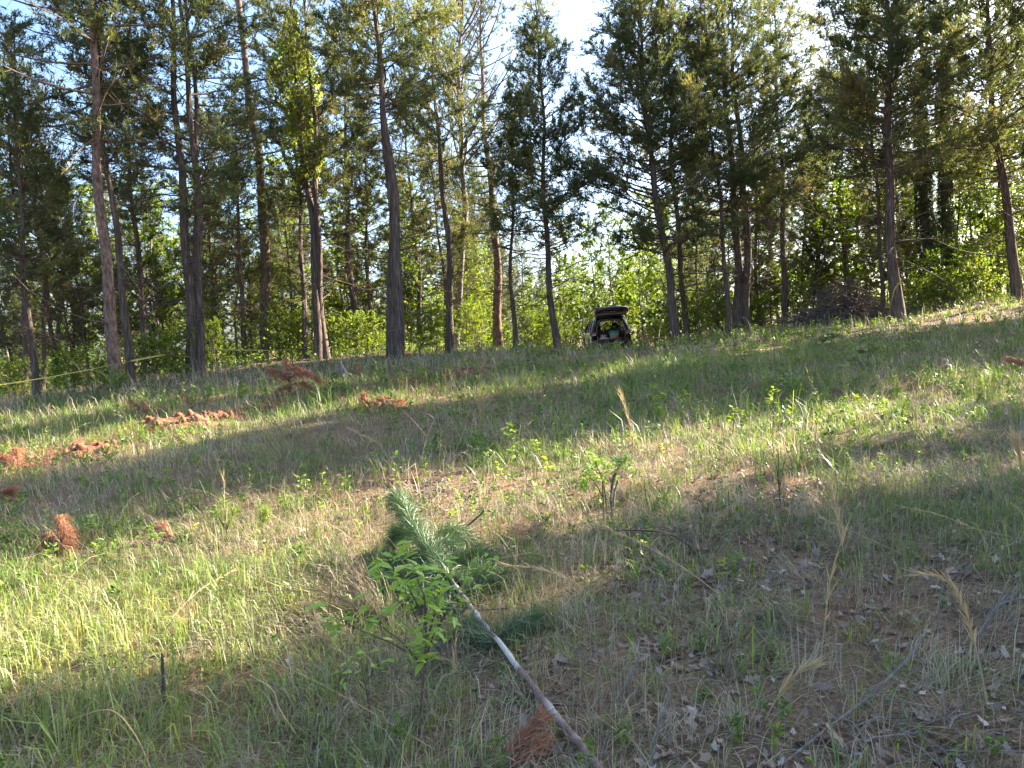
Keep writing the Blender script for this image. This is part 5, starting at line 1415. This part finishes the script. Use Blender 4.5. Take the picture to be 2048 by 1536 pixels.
# ------------------------------------------------------------------ yellow tape
M['tape'] = mat_leaf('yellow_tape', [(0.0, (0.33, 0.29, 0.05)), (1.0, (0.45, 0.41, 0.09))], 0.3, (1.1, 1.05, 0.5), rough=0.35, spec=0.5)
def ribbon(pts, wd, label, name='caution_tape', cat='tape', twist=0.0, sag=None, N=40, seed=0):
    rng = np.random.default_rng(seed)
    C = curve_pts(pts, N)
    b = C[0].copy()
    tg = nrm(np.gradient(C, axis=0))
    up = np.array((0, 0, 1.0))
    side = nrm(np.cross(tg, np.broadcast_to(np.array((0.15, 1.0, 0.0)), tg.shape)))
    nn = nrm(np.cross(side, tg))
    a = twist * np.linspace(0, 1, N) + 0.25 * np.sin(np.linspace(0, 9, N) + seed)
    w = (side * np.cos(a)[:, None] + nn * np.sin(a)[:, None]) * wd * 0.5
    th = nrm(np.cross(w, tg)) * 0.0008
    V = np.stack((C - w - th, C + w - th, C + w + th, C - w + th), 1) - b
    k = np.arange(N - 1)[:, None] * 4
    q = np.array([(0, 1, 5, 4), (1, 2, 6, 5), (2, 3, 7, 6), (3, 0, 4, 7)])
    ac = Acc(); ac.add(V.reshape(-1, 3), quads=(k[:, :, None] + q[None]).reshape(-1, 4), tint=np.repeat(rng.random(N), 4))
    o = link(name, ac.mesh(name, M['tape'])); o.location = tuple(b)
    return tag(o, label, cat)
def front(key, h, dx=0.0, dy=-0.2):
    l_ = T[key].location
    return np.array((l_.x + dx, l_.y + dy, l_.z + h))
tA = W(-60, 778, 14.5); tB = W(262, 722, 17.75)
ribbon([tA, W(100, 754, 16.0), tB], 0.028, 'yellow tape strung from the left edge to the tall taped pine', twist=1.0)
ribbon([W(262, 722, 17.9), W(330, 709, 18.9), W(398, 700, 20.45), W(480, 700, 20.8), W(560, 700, 21.0), W(650, 691, 21.1), W(735, 674, 21.1), W(806, 655, 21.1)], 0.055, 'yellow tape sagging from the taped pine to the pale cedar trunk', twist=2.0, N=60, seed=2)
p = T['c14'].location
ribbon([W(1803, 562, 22.72), W(1790, 577, 22.7), W(1784, 598, 22.7), W(1779, 625, 22.7), W(1776, 649, 22.75)], 0.045, 'yellow tape tail hanging down the base of the pale-barked cedar', twist=1.2, N=24, seed=3)
ribbon([W(1752, 650, 22.6), W(1758, 642, 22.6), W(1764, 646, 22.65), W(1760, 650, 22.7)], 0.14, 'crumpled yellow tape end on the ground by the pale cedar', twist=3.0, N=16, seed=4)

# ------------------------------------------------------------------ parked car, tailgate open
M['paint'] = mat_plain('dark_plum_paint', (0.010, 0.009, 0.015), 0.25, 0.3, 0.5, 1.0, 0.08)
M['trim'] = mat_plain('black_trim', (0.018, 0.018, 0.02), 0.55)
M['glass'] = mat_plain('tinted_glass', (0.02, 0.025, 0.025), 0.05, 0, 0.6, alpha=0.35)
M['red_lens'] = mat_plain('red_lens', (0.10, 0.012, 0.014), 0.15, 0, 0.6, 0.6)
M['clear_lens'] = mat_plain('clear_lens', (0.32, 0.28, 0.27), 0.15, 0, 0.6, 0.6)
M['chrome'] = mat_plain('chrome', (0.6, 0.6, 0.62), 0.15, 1.0)
M['rubber'] = mat_plain('tyre_rubber', (0.02, 0.02, 0.02), 0.85)
M['alloy'] = mat_plain('alloy_rim', (0.35, 0.35, 0.36), 0.35, 0.8)
M['cloth'] = mat_plain('seat_cloth', (0.075, 0.062, 0.05), 0.9, nscale=40)
M['grey_trim'] = mat_plain('grey_inner_trim', (0.17, 0.17, 0.18), 0.6)
M['teal'] = mat_plain('teal_plastic', (0.02, 0.30, 0.36), 0.35)
M['tub_clear'] = mat_plain('cloudy_plastic', (0.30, 0.48, 0.50), 0.35, alpha=0.75)
M['pink'] = mat_plain('pink_cloth', (0.60, 0.12, 0.14), 0.8)
M['orange_c'] = mat_plain('orange_cloth', (0.60, 0.26, 0.10), 0.8)
M['bag'] = mat_plain('white_plastic', (0.72, 0.70, 0.76), 0.35)

CD = 37.0
CX = W(1224, 690, CD)
car_z = float(zg(CX[0], CD))
yaw = R(-1.0)
slope_x = float(zg(CX[0] + 0.8, 38.5) - zg(CX[0] - 0.8, 38.5)) / 1.6
slope_y = float(zg(CX[0], 40.5) - zg(CX[0], 37.8)) / 2.7
zfix = float(min(zg(CX[0] - 0.8, 37.9), zg(CX[0] + 0.8, 37.9)))
car = empty('parked_car', (CX[0], CD, zfix))
car.scale = (1.05, 1.05, 1.05)
car.rotation_euler = (math.atan(slope_y) * 0.7, -math.atan(slope_x) - R(1.0), yaw)
tag(car, 'dark plum sport utility car parked among the trees with its tailgate raised', 'car')
car_m = Matrix.LocRotScale(car.location, car.rotation_euler, car.scale)

def part(name, V, quads=None, tris=None, mat='paint', parent=None, smooth=False):
    ac = Acc(); ac.add(np.array(V, float), tris=tris, quads=quads)
    return link(name, ac.mesh(name, M[mat], smooth), parent or car)
def loft(name, secs, mat, parent=None, closed=True, caps=True, smooth=False):
    secs = np.array(secs, float); n, k, _ = secs.shape
    q = []
    for i in range(n - 1):
        for j in range(k if closed else k - 1):
            q.append((i * k + j, i * k + (j + 1) % k, (i + 1) * k + (j + 1) % k, (i + 1) * k + j))
    t = []
    if caps and closed:
        for base in (0, (n - 1) * k):
            t += [(base, base + s, base + s + 1) for s in range(1, k - 1)]
    return part(name, secs.reshape(-1, 3), q, t, mat, parent, smooth)
def rbox(name, lo, hi, mat, parent=None, bev=0.02):
    """box with chamfered long edges, lofted along y"""
    x0, y0, z0 = lo; x1, y1, z1 = hi
    def sec(y, s):
        b_ = bev
        cx_, cz_ = (x0 + x1) / 2, (z0 + z1) / 2
        pts = [(x0 + b_, z0), (x1 - b_, z0), (x1, z0 + b_), (x1, z1 - b_), (x1 - b_, z1), (x0 + b_, z1), (x0, z1 - b_), (x0, z0 + b_)]
        return [(cx_ + (px_ - cx_) * s, y, cz_ + (pz_ - cz_) * s) for px_, pz_ in pts]
    sx = 1 - 2 * bev / max(x1 - x0, z1 - z0)
    return loft(name, [sec(y0, sx), sec(y0 + bev, 1), sec(y1 - bev, 1), sec(y1, sx)], mat, parent)

# body sides and floor pan: sections along the car, open above the belt line
def half(y, w, zb, belt):
    return [(w - 0.10, y, zb), (w - 0.01, y, zb + 0.12), (w, y, 0.62), (w - 0.015, y, 0.90), (w - 0.06, y, belt)]
st = [(0.02, 0.90, 0.42, 1.02), (0.25, 0.95, 0.38, 1.04), (0.9, 0.965, 0.30, 1.06), (2.2, 0.965, 0.28, 1.05), (3.3, 0.96, 0.28, 1.03), (4.2, 0.93, 0.32, 0.93), (4.6, 0.82, 0.38, 0.80), (4.72, 0.68, 0.45, 0.68)]
secs = []
for y, w, zb, bl in st:
    h = half(y, w, zb, bl)
    secs.append([(-p[0], p[1], p[2]) for p in h[::-1]] + h)
body = loft('body', secs, 'paint', closed=False, smooth=True)
part('nose', [(-0.62, 4.72, 0.68), (0.62, 4.72, 0.68), (0.58, 4.73, 0.46), (-0.58, 4.73, 0.46)], [(0, 1, 2, 3)])
loft('hood', [[(-w, y, z), (-w * 0.5, y, z + 0.07), (0, y, z + 0.09), (w * 0.5, y, z + 0.07), (w, y, z)] for y, w, z in [(3.3, 0.90, 1.03), (3.9, 0.88, 0.97), (4.4, 0.80, 0.86), (4.72, 0.66, 0.68)]], 'paint', closed=False, smooth=True)
# rear panel below the opening, bumper, sill
loft('rear_panel', [[(x, 0.0 + 0.10 * abs(x) ** 3, z) for x, z in ((-0.90, z_), (-0.5, z_), (0, z_), (0.5, z_), (0.90, z_))] for z_ in (0.48, 0.62, 0.74)], 'paint', closed=False, smooth=True)
def bump(x, z, o): return (x, -0.11 + 0.16 * abs(x / 0.95) ** 3 + o, z)
loft('rear_bumper', [[bump(x, 0.36, 0.05), bump(x, 0.44, 0.0), bump(x, 0.56, 0.0), bump(x, 0.62, 0.04), (x, 0.14, 0.62), (x, 0.14, 0.36)] for x in (-0.95, -0.75, -0.4, 0, 0.4, 0.75, 0.95)], 'paint', smooth=False)
rbox('bumper_step', (-0.55, -0.135, 0.53), (0.55, -0.09, 0.575), 'chrome', bev=0.008)
rbox('lower_valance', (-0.8, -0.06, 0.24), (0.8, 0.05, 0.38), 'trim')
rbox('underbody_pan', (-0.85, 0.1, 0.26), (0.85, 4.4, 0.34), 'trim').name = 'underbody'  # black trim pan closing the underside of the car
rbox('load_floor', (-0.80, 0.03, 0.66), (0.80, 1.15, 0.735), 'grey_trim')
rbox('cabin_floor', (-0.85, 1.15, 0.40), (0.85, 3.4, 0.46), 'trim')
for s in (-1, 1):
    part('inner_panel', [(s * 0.70, 0.06, 0.73), (s * 0.70, 1.15, 0.73), (s * 0.72, 1.15, 1.08), (s * 0.72, 0.06, 1.08), (s * 0.89, 0.06, 1.06), (s * 0.89, 1.15, 1.06)], [(0, 1, 2, 3), (3, 2, 5, 4)], None, 'trim')
# rear frame round the opening
outer = [(-0.905, 0.74), (-0.90, 1.02), (-0.83, 1.30), (-0.70, 1.60), (-0.45, 1.70), (0, 1.73), (0.45, 1.70), (0.70, 1.60), (0.83, 1.30), (0.90, 1.02), (0.905, 0.74)]
inner = [(-0.62, 0.74), (-0.66, 1.00), (-0.63, 1.28), (-0.56, 1.50), (-0.40, 1.56), (0, 1.58), (0.40, 1.56), (0.56, 1.50), (0.63, 1.28), (0.66, 1.00), (0.62, 0.74)]
yo = lambda z: 0.0 + 0.28 * max(0, (z - 1.02)) ** 1.2
loft('rear_frame', [[(o_[0], yo(o_[1]) + 0.03, o_[1]), (i_[0], yo(i_[1]), i_[1]), (i_[0], yo(i_[1]) + 0.14, i_[1]), (o_[0], yo(o_[1]) + 0.17, o_[1])] for o_, i_ in zip(outer, inner)], 'paint')
loft('door_seal', [[(i_[0] * 1.02, yo(i_[1]) - 0.012, i_[1] + 0.01), (i_[0] * 0.97, yo(i_[1]) - 0.012, i_[1] - 0.012), (i_[0] * 0.97, yo(i_[1]) + 0.01, i_[1] - 0.012), (i_[0] * 1.02, yo(i_[1]) + 0.01, i_[1] + 0.01)] for i_ in inner], 'grey_trim')
# roof, pillars and windows
loft('roof', [[(-w, y, z - 0.10), (-w * 0.75, y, z - 0.015), (0, y, z + 0.02), (w * 0.75, y, z - 0.015), (w, y, z - 0.10), (w * 0.72, y, z - 0.05), (0, y, z - 0.03), (-w * 0.72, y, z - 0.05)] for y, w, z in [(0.22, 0.70, 1.70), (0.8, 0.73, 1.745), (1.8, 0.73, 1.76), (2.5, 0.68, 1.70), (2.72, 0.62, 1.64)]], 'paint', smooth=False)
for s in (-1, 1):
    for y0, y1, ya, yb in ((0.24, 0.52, 0.06, 0.50), (1.30, 1.40, 1.26, 1.38), (2.10, 2.20, 2.12, 2.24)):
        loft('pillar', [[(s * 0.90, ya, 1.02), (s * 0.90, yb, 1.02), (s * 0.85, yb, 1.02), (s * 0.85, ya, 1.02)], [(s * 0.72, y0, 1.62), (s * 0.72, y1, 1.62), (s * 0.67, y1, 1.62), (s * 0.67, y0, 1.62)]], 'paint')
    ac = Acc(); tubes(ac, np.array([(s * 0.90, 3.35, 1.03), (s * 0.80, 3.0, 1.36), (s * 0.66, 2.66, 1.62)]), np.array((0.05, 0.045, 0.045)), 6)
    link('pillar', ac.mesh('pillar', M['paint']), car)
    for ya, yb, y0, y1 in ((0.50, 1.26, 0.52, 1.30), (1.38, 2.12, 1.40, 2.10), (2.24, 3.30, 2.20, 2.62)):
        g_ = loft('side_window', [[(s * 0.885, ya, 1.04), (s * 0.885, yb, 1.04), (s * 0.877, yb, 1.04), (s * 0.877, ya, 1.04)], [(s * 0.705, y0, 1.61), (s * 0.705, y1, 1.61), (s * 0.697, y1, 1.61), (s * 0.697, y0, 1.61)]], 'glass')
    # tail lamp wrapping the corner
    tl = loft('tail_light', [[(s * 0.70, yo(z) - 0.022, z), (s * 0.86, yo(z) - 0.012, z), (s * 0.935, yo(z) + 0.06, z), (s * 0.955, 0.30, z), (s * 0.90, 0.30, z), (s * 0.72, yo(z) + 0.05, z)] for z in (0.90, 0.97, 1.06, 1.12)], 'red_lens')
    part('reverse_lens', [(s * 0.71, -0.028, 0.935), (s * 0.85, -0.022, 0.935), (s * 0.85, -0.018, 0.985), (s * 0.71, -0.024, 0.985)], [(0, 1, 2, 3)], None, 'clear_lens', tl)
    part('reflector', [(s * 0.66, bump(0.66, 0, 0)[1] - 0.004, 0.47), (s * 0.86, bump(0.86, 0, 0)[1] - 0.004, 0.47), (s * 0.86, bump(0.86, 0, 0)[1] - 0.004, 0.51), (s * 0.66, bump(0.66, 0, 0)[1] - 0.004, 0.51)], [(0, 1, 2, 3)], None, 'red_lens')
    # door mirror
    mr = loft('door_mirror', [[(s * (1.02 + 0.13 * a_), 3.05 + dy_, 1.14 + 0.075 * c_) for a_, c_ in ((-1, -0.8), (0.6, -1), (1, 0), (0.6, 1), (-1, 0.9))] for dy_ in (0.0, 0.10)] + [[(s * (1.02 + 0.07 * a_), 3.19, 1.14 + 0.04 * c_) for a_, c_ in ((-1, -0.8), (0.6, -1), (1, 0), (0.6, 1), (-1, 0.9))]], 'paint')
    part('mirror_glass', [(s * 0.91, 3.045, 1.09), (s * 1.10, 3.045, 1.075), (s * 1.13, 3.045, 1.14), (s * 1.09, 3.045, 1.205), (s * 0.91, 3.045, 1.20)], None, [(0, 1, 2), (0, 2, 3), (0, 3, 4)], 'chrome', mr)
    ac = Acc(); tubes(ac, np.array([(s * 0.86, 3.1, 1.04), (s * 0.97, 3.1, 1.09)]), np.array((0.03, 0.025)), 6); link('mirror_arm', ac.mesh('mirror_arm', M['trim']), mr)
    for yh in (1.55, 2.35):
        rbox('door_handle', (min(s * 0.955, s * 0.985), yh, 0.90), (max(s * 0.955, s * 0.985), yh + 0.2, 0.935), 'paint', bev=0.008)
    for yw in (0.88, 3.72):
        wh = part('wheel', [(s * 0.80, yw, 0.37)] + [(s * 0.80, yw + 0.2 * math.cos(a_), 0.37 + 0.2 * math.sin(a_)) for a_ in np.linspace(0, 6.28, 13)[:-1]], None, [(0, 1 + k_, 1 + (k_ + 1) % 12) for k_ in range(12)], 'trim')
        ring = []
        for a_ in np.linspace(0, 2 * math.pi, 25):
            ring.append([(s * x_, yw + r_ * math.cos(a_), 0.37 + r_ * math.sin(a_)) for x_, r_ in ((0.74, 0.24), (0.74, 0.355), (0.78, 0.37), (0.94, 0.37), (0.975, 0.35), (0.975, 0.25))])
        loft('tyre', ring, 'rubber', wh, caps=False)
        ac = Acc()
        for k_ in range(5):
            a_ = k_ * 2 * math.pi / 5
            tubes(ac, np.array([(s * 0.96, yw, 0.37), (s * 0.955, yw + 0.245 * math.cos(a_), 0.37 + 0.245 * math.sin(a_))]), np.array((0.045, 0.03)), 6)
        link('rim', ac.mesh('rim', M['alloy']), wh)
        arch = [[(s * 0.90, yw + 0.42 * math.cos(a_), 0.37 + 0.42 * math.sin(a_)), (s * 0.982, yw + 0.40 * math.cos(a_), 0.37 + 0.40 * math.sin(a_)), (s * 0.982, yw + 0.45 * math.cos(a_), 0.37 + 0.45 * math.sin(a_)), (s * 0.93, yw + 0.47 * math.cos(a_), 0.37 + 0.47 * math.sin(a_))] for a_ in np.linspace(-0.1, math.pi + 0.1, 14)]
        loft('wheel_arch', arch, 'trim')
part('windscreen', [(-0.84, 3.32, 1.05), (0.84, 3.32, 1.05), (0.62, 2.70, 1.62), (-0.62, 2.70, 1.62), (-0.84, 3.328, 1.055), (0.84, 3.328, 1.055), (0.62, 2.708, 1.625), (-0.62, 2.708, 1.625)], [(0, 1, 2, 3), (4, 5, 6, 7)], None, 'glass')
rbox('dashboard', (-0.82, 2.95, 0.70), (0.82, 3.36, 1.03), 'trim', bev=0.06)
# seats
for x0 in (-0.66, -0.21, 0.24):
    w_ = 0.43
    se = loft('rear_seat', [[(x0 + 0.02, 1.20, 0.60), (x0 + w_ - 0.02, 1.20, 0.60), (x0 + w_, 1.34, 0.60), (x0, 1.34, 0.60)], [(x0 + 0.02, 1.10, 1.05), (x0 + w_ - 0.02, 1.10, 1.05), (x0 + w_, 1.24, 1.05), (x0, 1.24, 1.05)], [(x0 + 0.06, 1.06, 1.16), (x0 + w_ - 0.06, 1.06, 1.16), (x0 + w_ - 0.05, 1.16, 1.16), (x0 + 0.05, 1.16, 1.16)]], 'cloth')
    if x0 != -0.21:
        rbox('headrest', (x0 + 0.10, 1.05, 1.18), (x0 + w_ - 0.10, 1.16, 1.36), 'cloth', se, 0.03)
for x0 in (-0.68, 0.18):
    w_ = 0.50
    se = loft('front_seat', [[(x0 + 0.02, 2.22, 0.60), (x0 + w_ - 0.02, 2.22, 0.60), (x0 + w_, 2.36, 0.60), (x0, 2.36, 0.60)], [(x0 + 0.02, 2.02, 1.12), (x0 + w_ - 0.02, 2.02, 1.12), (x0 + w_ - 0.02, 2.15, 1.12), (x0 + 0.02, 2.15, 1.12)], [(x0 + 0.10, 1.99, 1.22), (x0 + w_ - 0.10, 1.99, 1.22), (x0 + w_ - 0.10, 2.09, 1.22), (x0 + 0.10, 2.09, 1.22)]], 'cloth')
    rbox('headrest', (x0 + 0.12, 1.95, 1.24), (x0 + w_ - 0.12, 2.06, 1.44), 'cloth', se, 0.03)
# raised tailgate: hinged at the roof edge, window half then lower panel with rounded corners
gate_pts = [(0.24, 1.72, 0.66, 0.08), (0.04, 1.80, 0.70, 0.10), (-0.34, 1.95, 0.75, 0.13), (-0.48, 2.01, 0.78, 0.17), (-0.76, 2.10, 0.79, 0.19), (-0.96, 2.14, 0.73, 0.16), (-1.05, 2.13, 0.56, 0.08)]
rows_o, rows_i = [], []
gate = loft('tailgate', [[(-w, y, z), (-w * 0.55, y - 0.02, z + 0.055), (0, y - 0.03, z + 0.07), (w * 0.55, y - 0.02, z + 0.055), (w, y, z), (w * 0.94, y + 0.02, z - t_), (w * 0.5, y, z - t_ + 0.05), (0, y - 0.01, z - t_ + 0.06), (-w * 0.5, y, z - t_ + 0.05), (-w * 0.94, y + 0.02, z - t_)] for y, z, w, t_ in gate_pts], 'paint', smooth=False)
part('rear_window', [(-0.52, 0.02, 1.73), (0.52, 0.02, 1.73), (0.62, -0.32, 1.855), (-0.62, -0.32, 1.855)], [(0, 1, 2, 3)], None, 'glass', gate)
loft('inner_trim', [[(-0.66, -0.50, 1.88), (0.66, -0.50, 1.88), (0.66, -0.66, 1.93), (-0.66, -0.66, 1.93)], [(-0.66, -0.51, 1.84), (0.66, -0.51, 1.84), (0.66, -0.67, 1.885), (-0.66, -0.67, 1.885)]], 'grey_trim', gate)
rbox('tailgate_handle', (-0.16, -0.90, 1.955), (0.16, -0.84, 1.985), 'chrome', gate, 0.008)
for s in (-1, 1):
    ac = Acc(); tubes(ac, np.array([(s * 0.60, 0.14, 1.42), (s * 0.64, -0.08, 1.62), (s * 0.68, -0.28, 1.84)]), np.array((0.014, 0.014, 0.008)), 6)
    link('gas_strut', ac.mesh('gas_strut', M['trim']), gate)

# things in the load bay
def world_of(x, y, z):
    return car_m @ Vector((x, y, z))
tub = empty('storage_tub', world_of(0.17, 0.30, 0.738)); tub.rotation_euler = car.rotation_euler
tag(tub, 'cloudy teal plastic storage tub standing in the open car boot', 'tub')
def sq(w, d, z, r=0.03):
    return [(-w + r, -d, z), (w - r, -d, z), (w, -d + r, z), (w, d - r, z), (w - r, d, z), (-w + r, d, z), (-w, d - r, z), (-w, -d + r, z)]
loft('tub_body', [sq(0.19, 0.14, 0.0), sq(0.205, 0.15, 0.15), sq(0.225, 0.17, 0.33)], 'tub_clear', tub)
loft('lid', [sq(0.235, 0.18, 0.325), sq(0.24, 0.185, 0.345), sq(0.235, 0.18, 0.375), sq(0.19, 0.14, 0.385)], 'teal', tub)
loft('rim_band', [sq(0.232, 0.177, 0.29), sq(0.236, 0.18, 0.325)], 'teal', tub)
rgc = np.random.default_rng(3)
for mt, x_, z_ in (('pink', 0.09, 0.07), ('orange_c', 0.03, 0.16)):
    v = rgc.normal(size=(40, 3)); v = nrm(v) * np.array((0.08, 0.004, 0.07)) * rgc.uniform(0.7, 1.1, (40, 1))
    an = np.linspace(0, 6.28, 13)[:-1]
    rad = rgc.uniform(0.7, 1.15, 12)
    secs_ = [[(x_ + 0.085 * k_ * math.cos(q) * rad[i], -0.159 - d_ - 0.12 * (z_ + 0.075 * math.sin(q) * rad[i]) * 0.5, z_ + 0.075 * k_ * math.sin(q) * rad[i]) for i, q in enumerate(an)] for k_, d_ in ((1.0, 0.0), (0.8, 0.012), (0.3, 0.018))]
    loft('print_patch', secs_, mt, tub)
bagp = world_of(-0.33, 0.22, 0.738)
bag_o = empty('plastic_bag', bagp); bag_o.rotation_euler = car.rotation_euler
tag(bag_o, 'crumpled white plastic bag lying in the open car boot', 'bag')
th = np.linspace(0, 2 * math.pi, 17)[:-1]
secs_ = []
for k_, zz_ in enumerate((0.0, 0.04, 0.09, 0.13, 0.155)):
    rr_ = (0.16, 0.20, 0.16, 0.09, 0.03)[k_]
    secs_.append([(1.15 * rr_ * math.cos(q) * rgc.uniform(0.75, 1.2), 0.8 * rr_ * math.sin(q) * rgc.uniform(0.75, 1.2), zz_ * (1 + 0.35 * rgc.normal() * (k_ > 0))) for q in th])
loft('bag_body', secs_, 'bag', bag_o)
ac = Acc()
for s in (-1, 1):
    tubes(ac, curve_pts([(s * 0.03, 0, 0.12), (s * 0.09, -0.02, 0.22), (s * 0.15, -0.04, 0.14)], 8), np.full(8, 0.012), 5)
link('bag_handle', ac.mesh('bag_handle', M['bag']), bag_o)
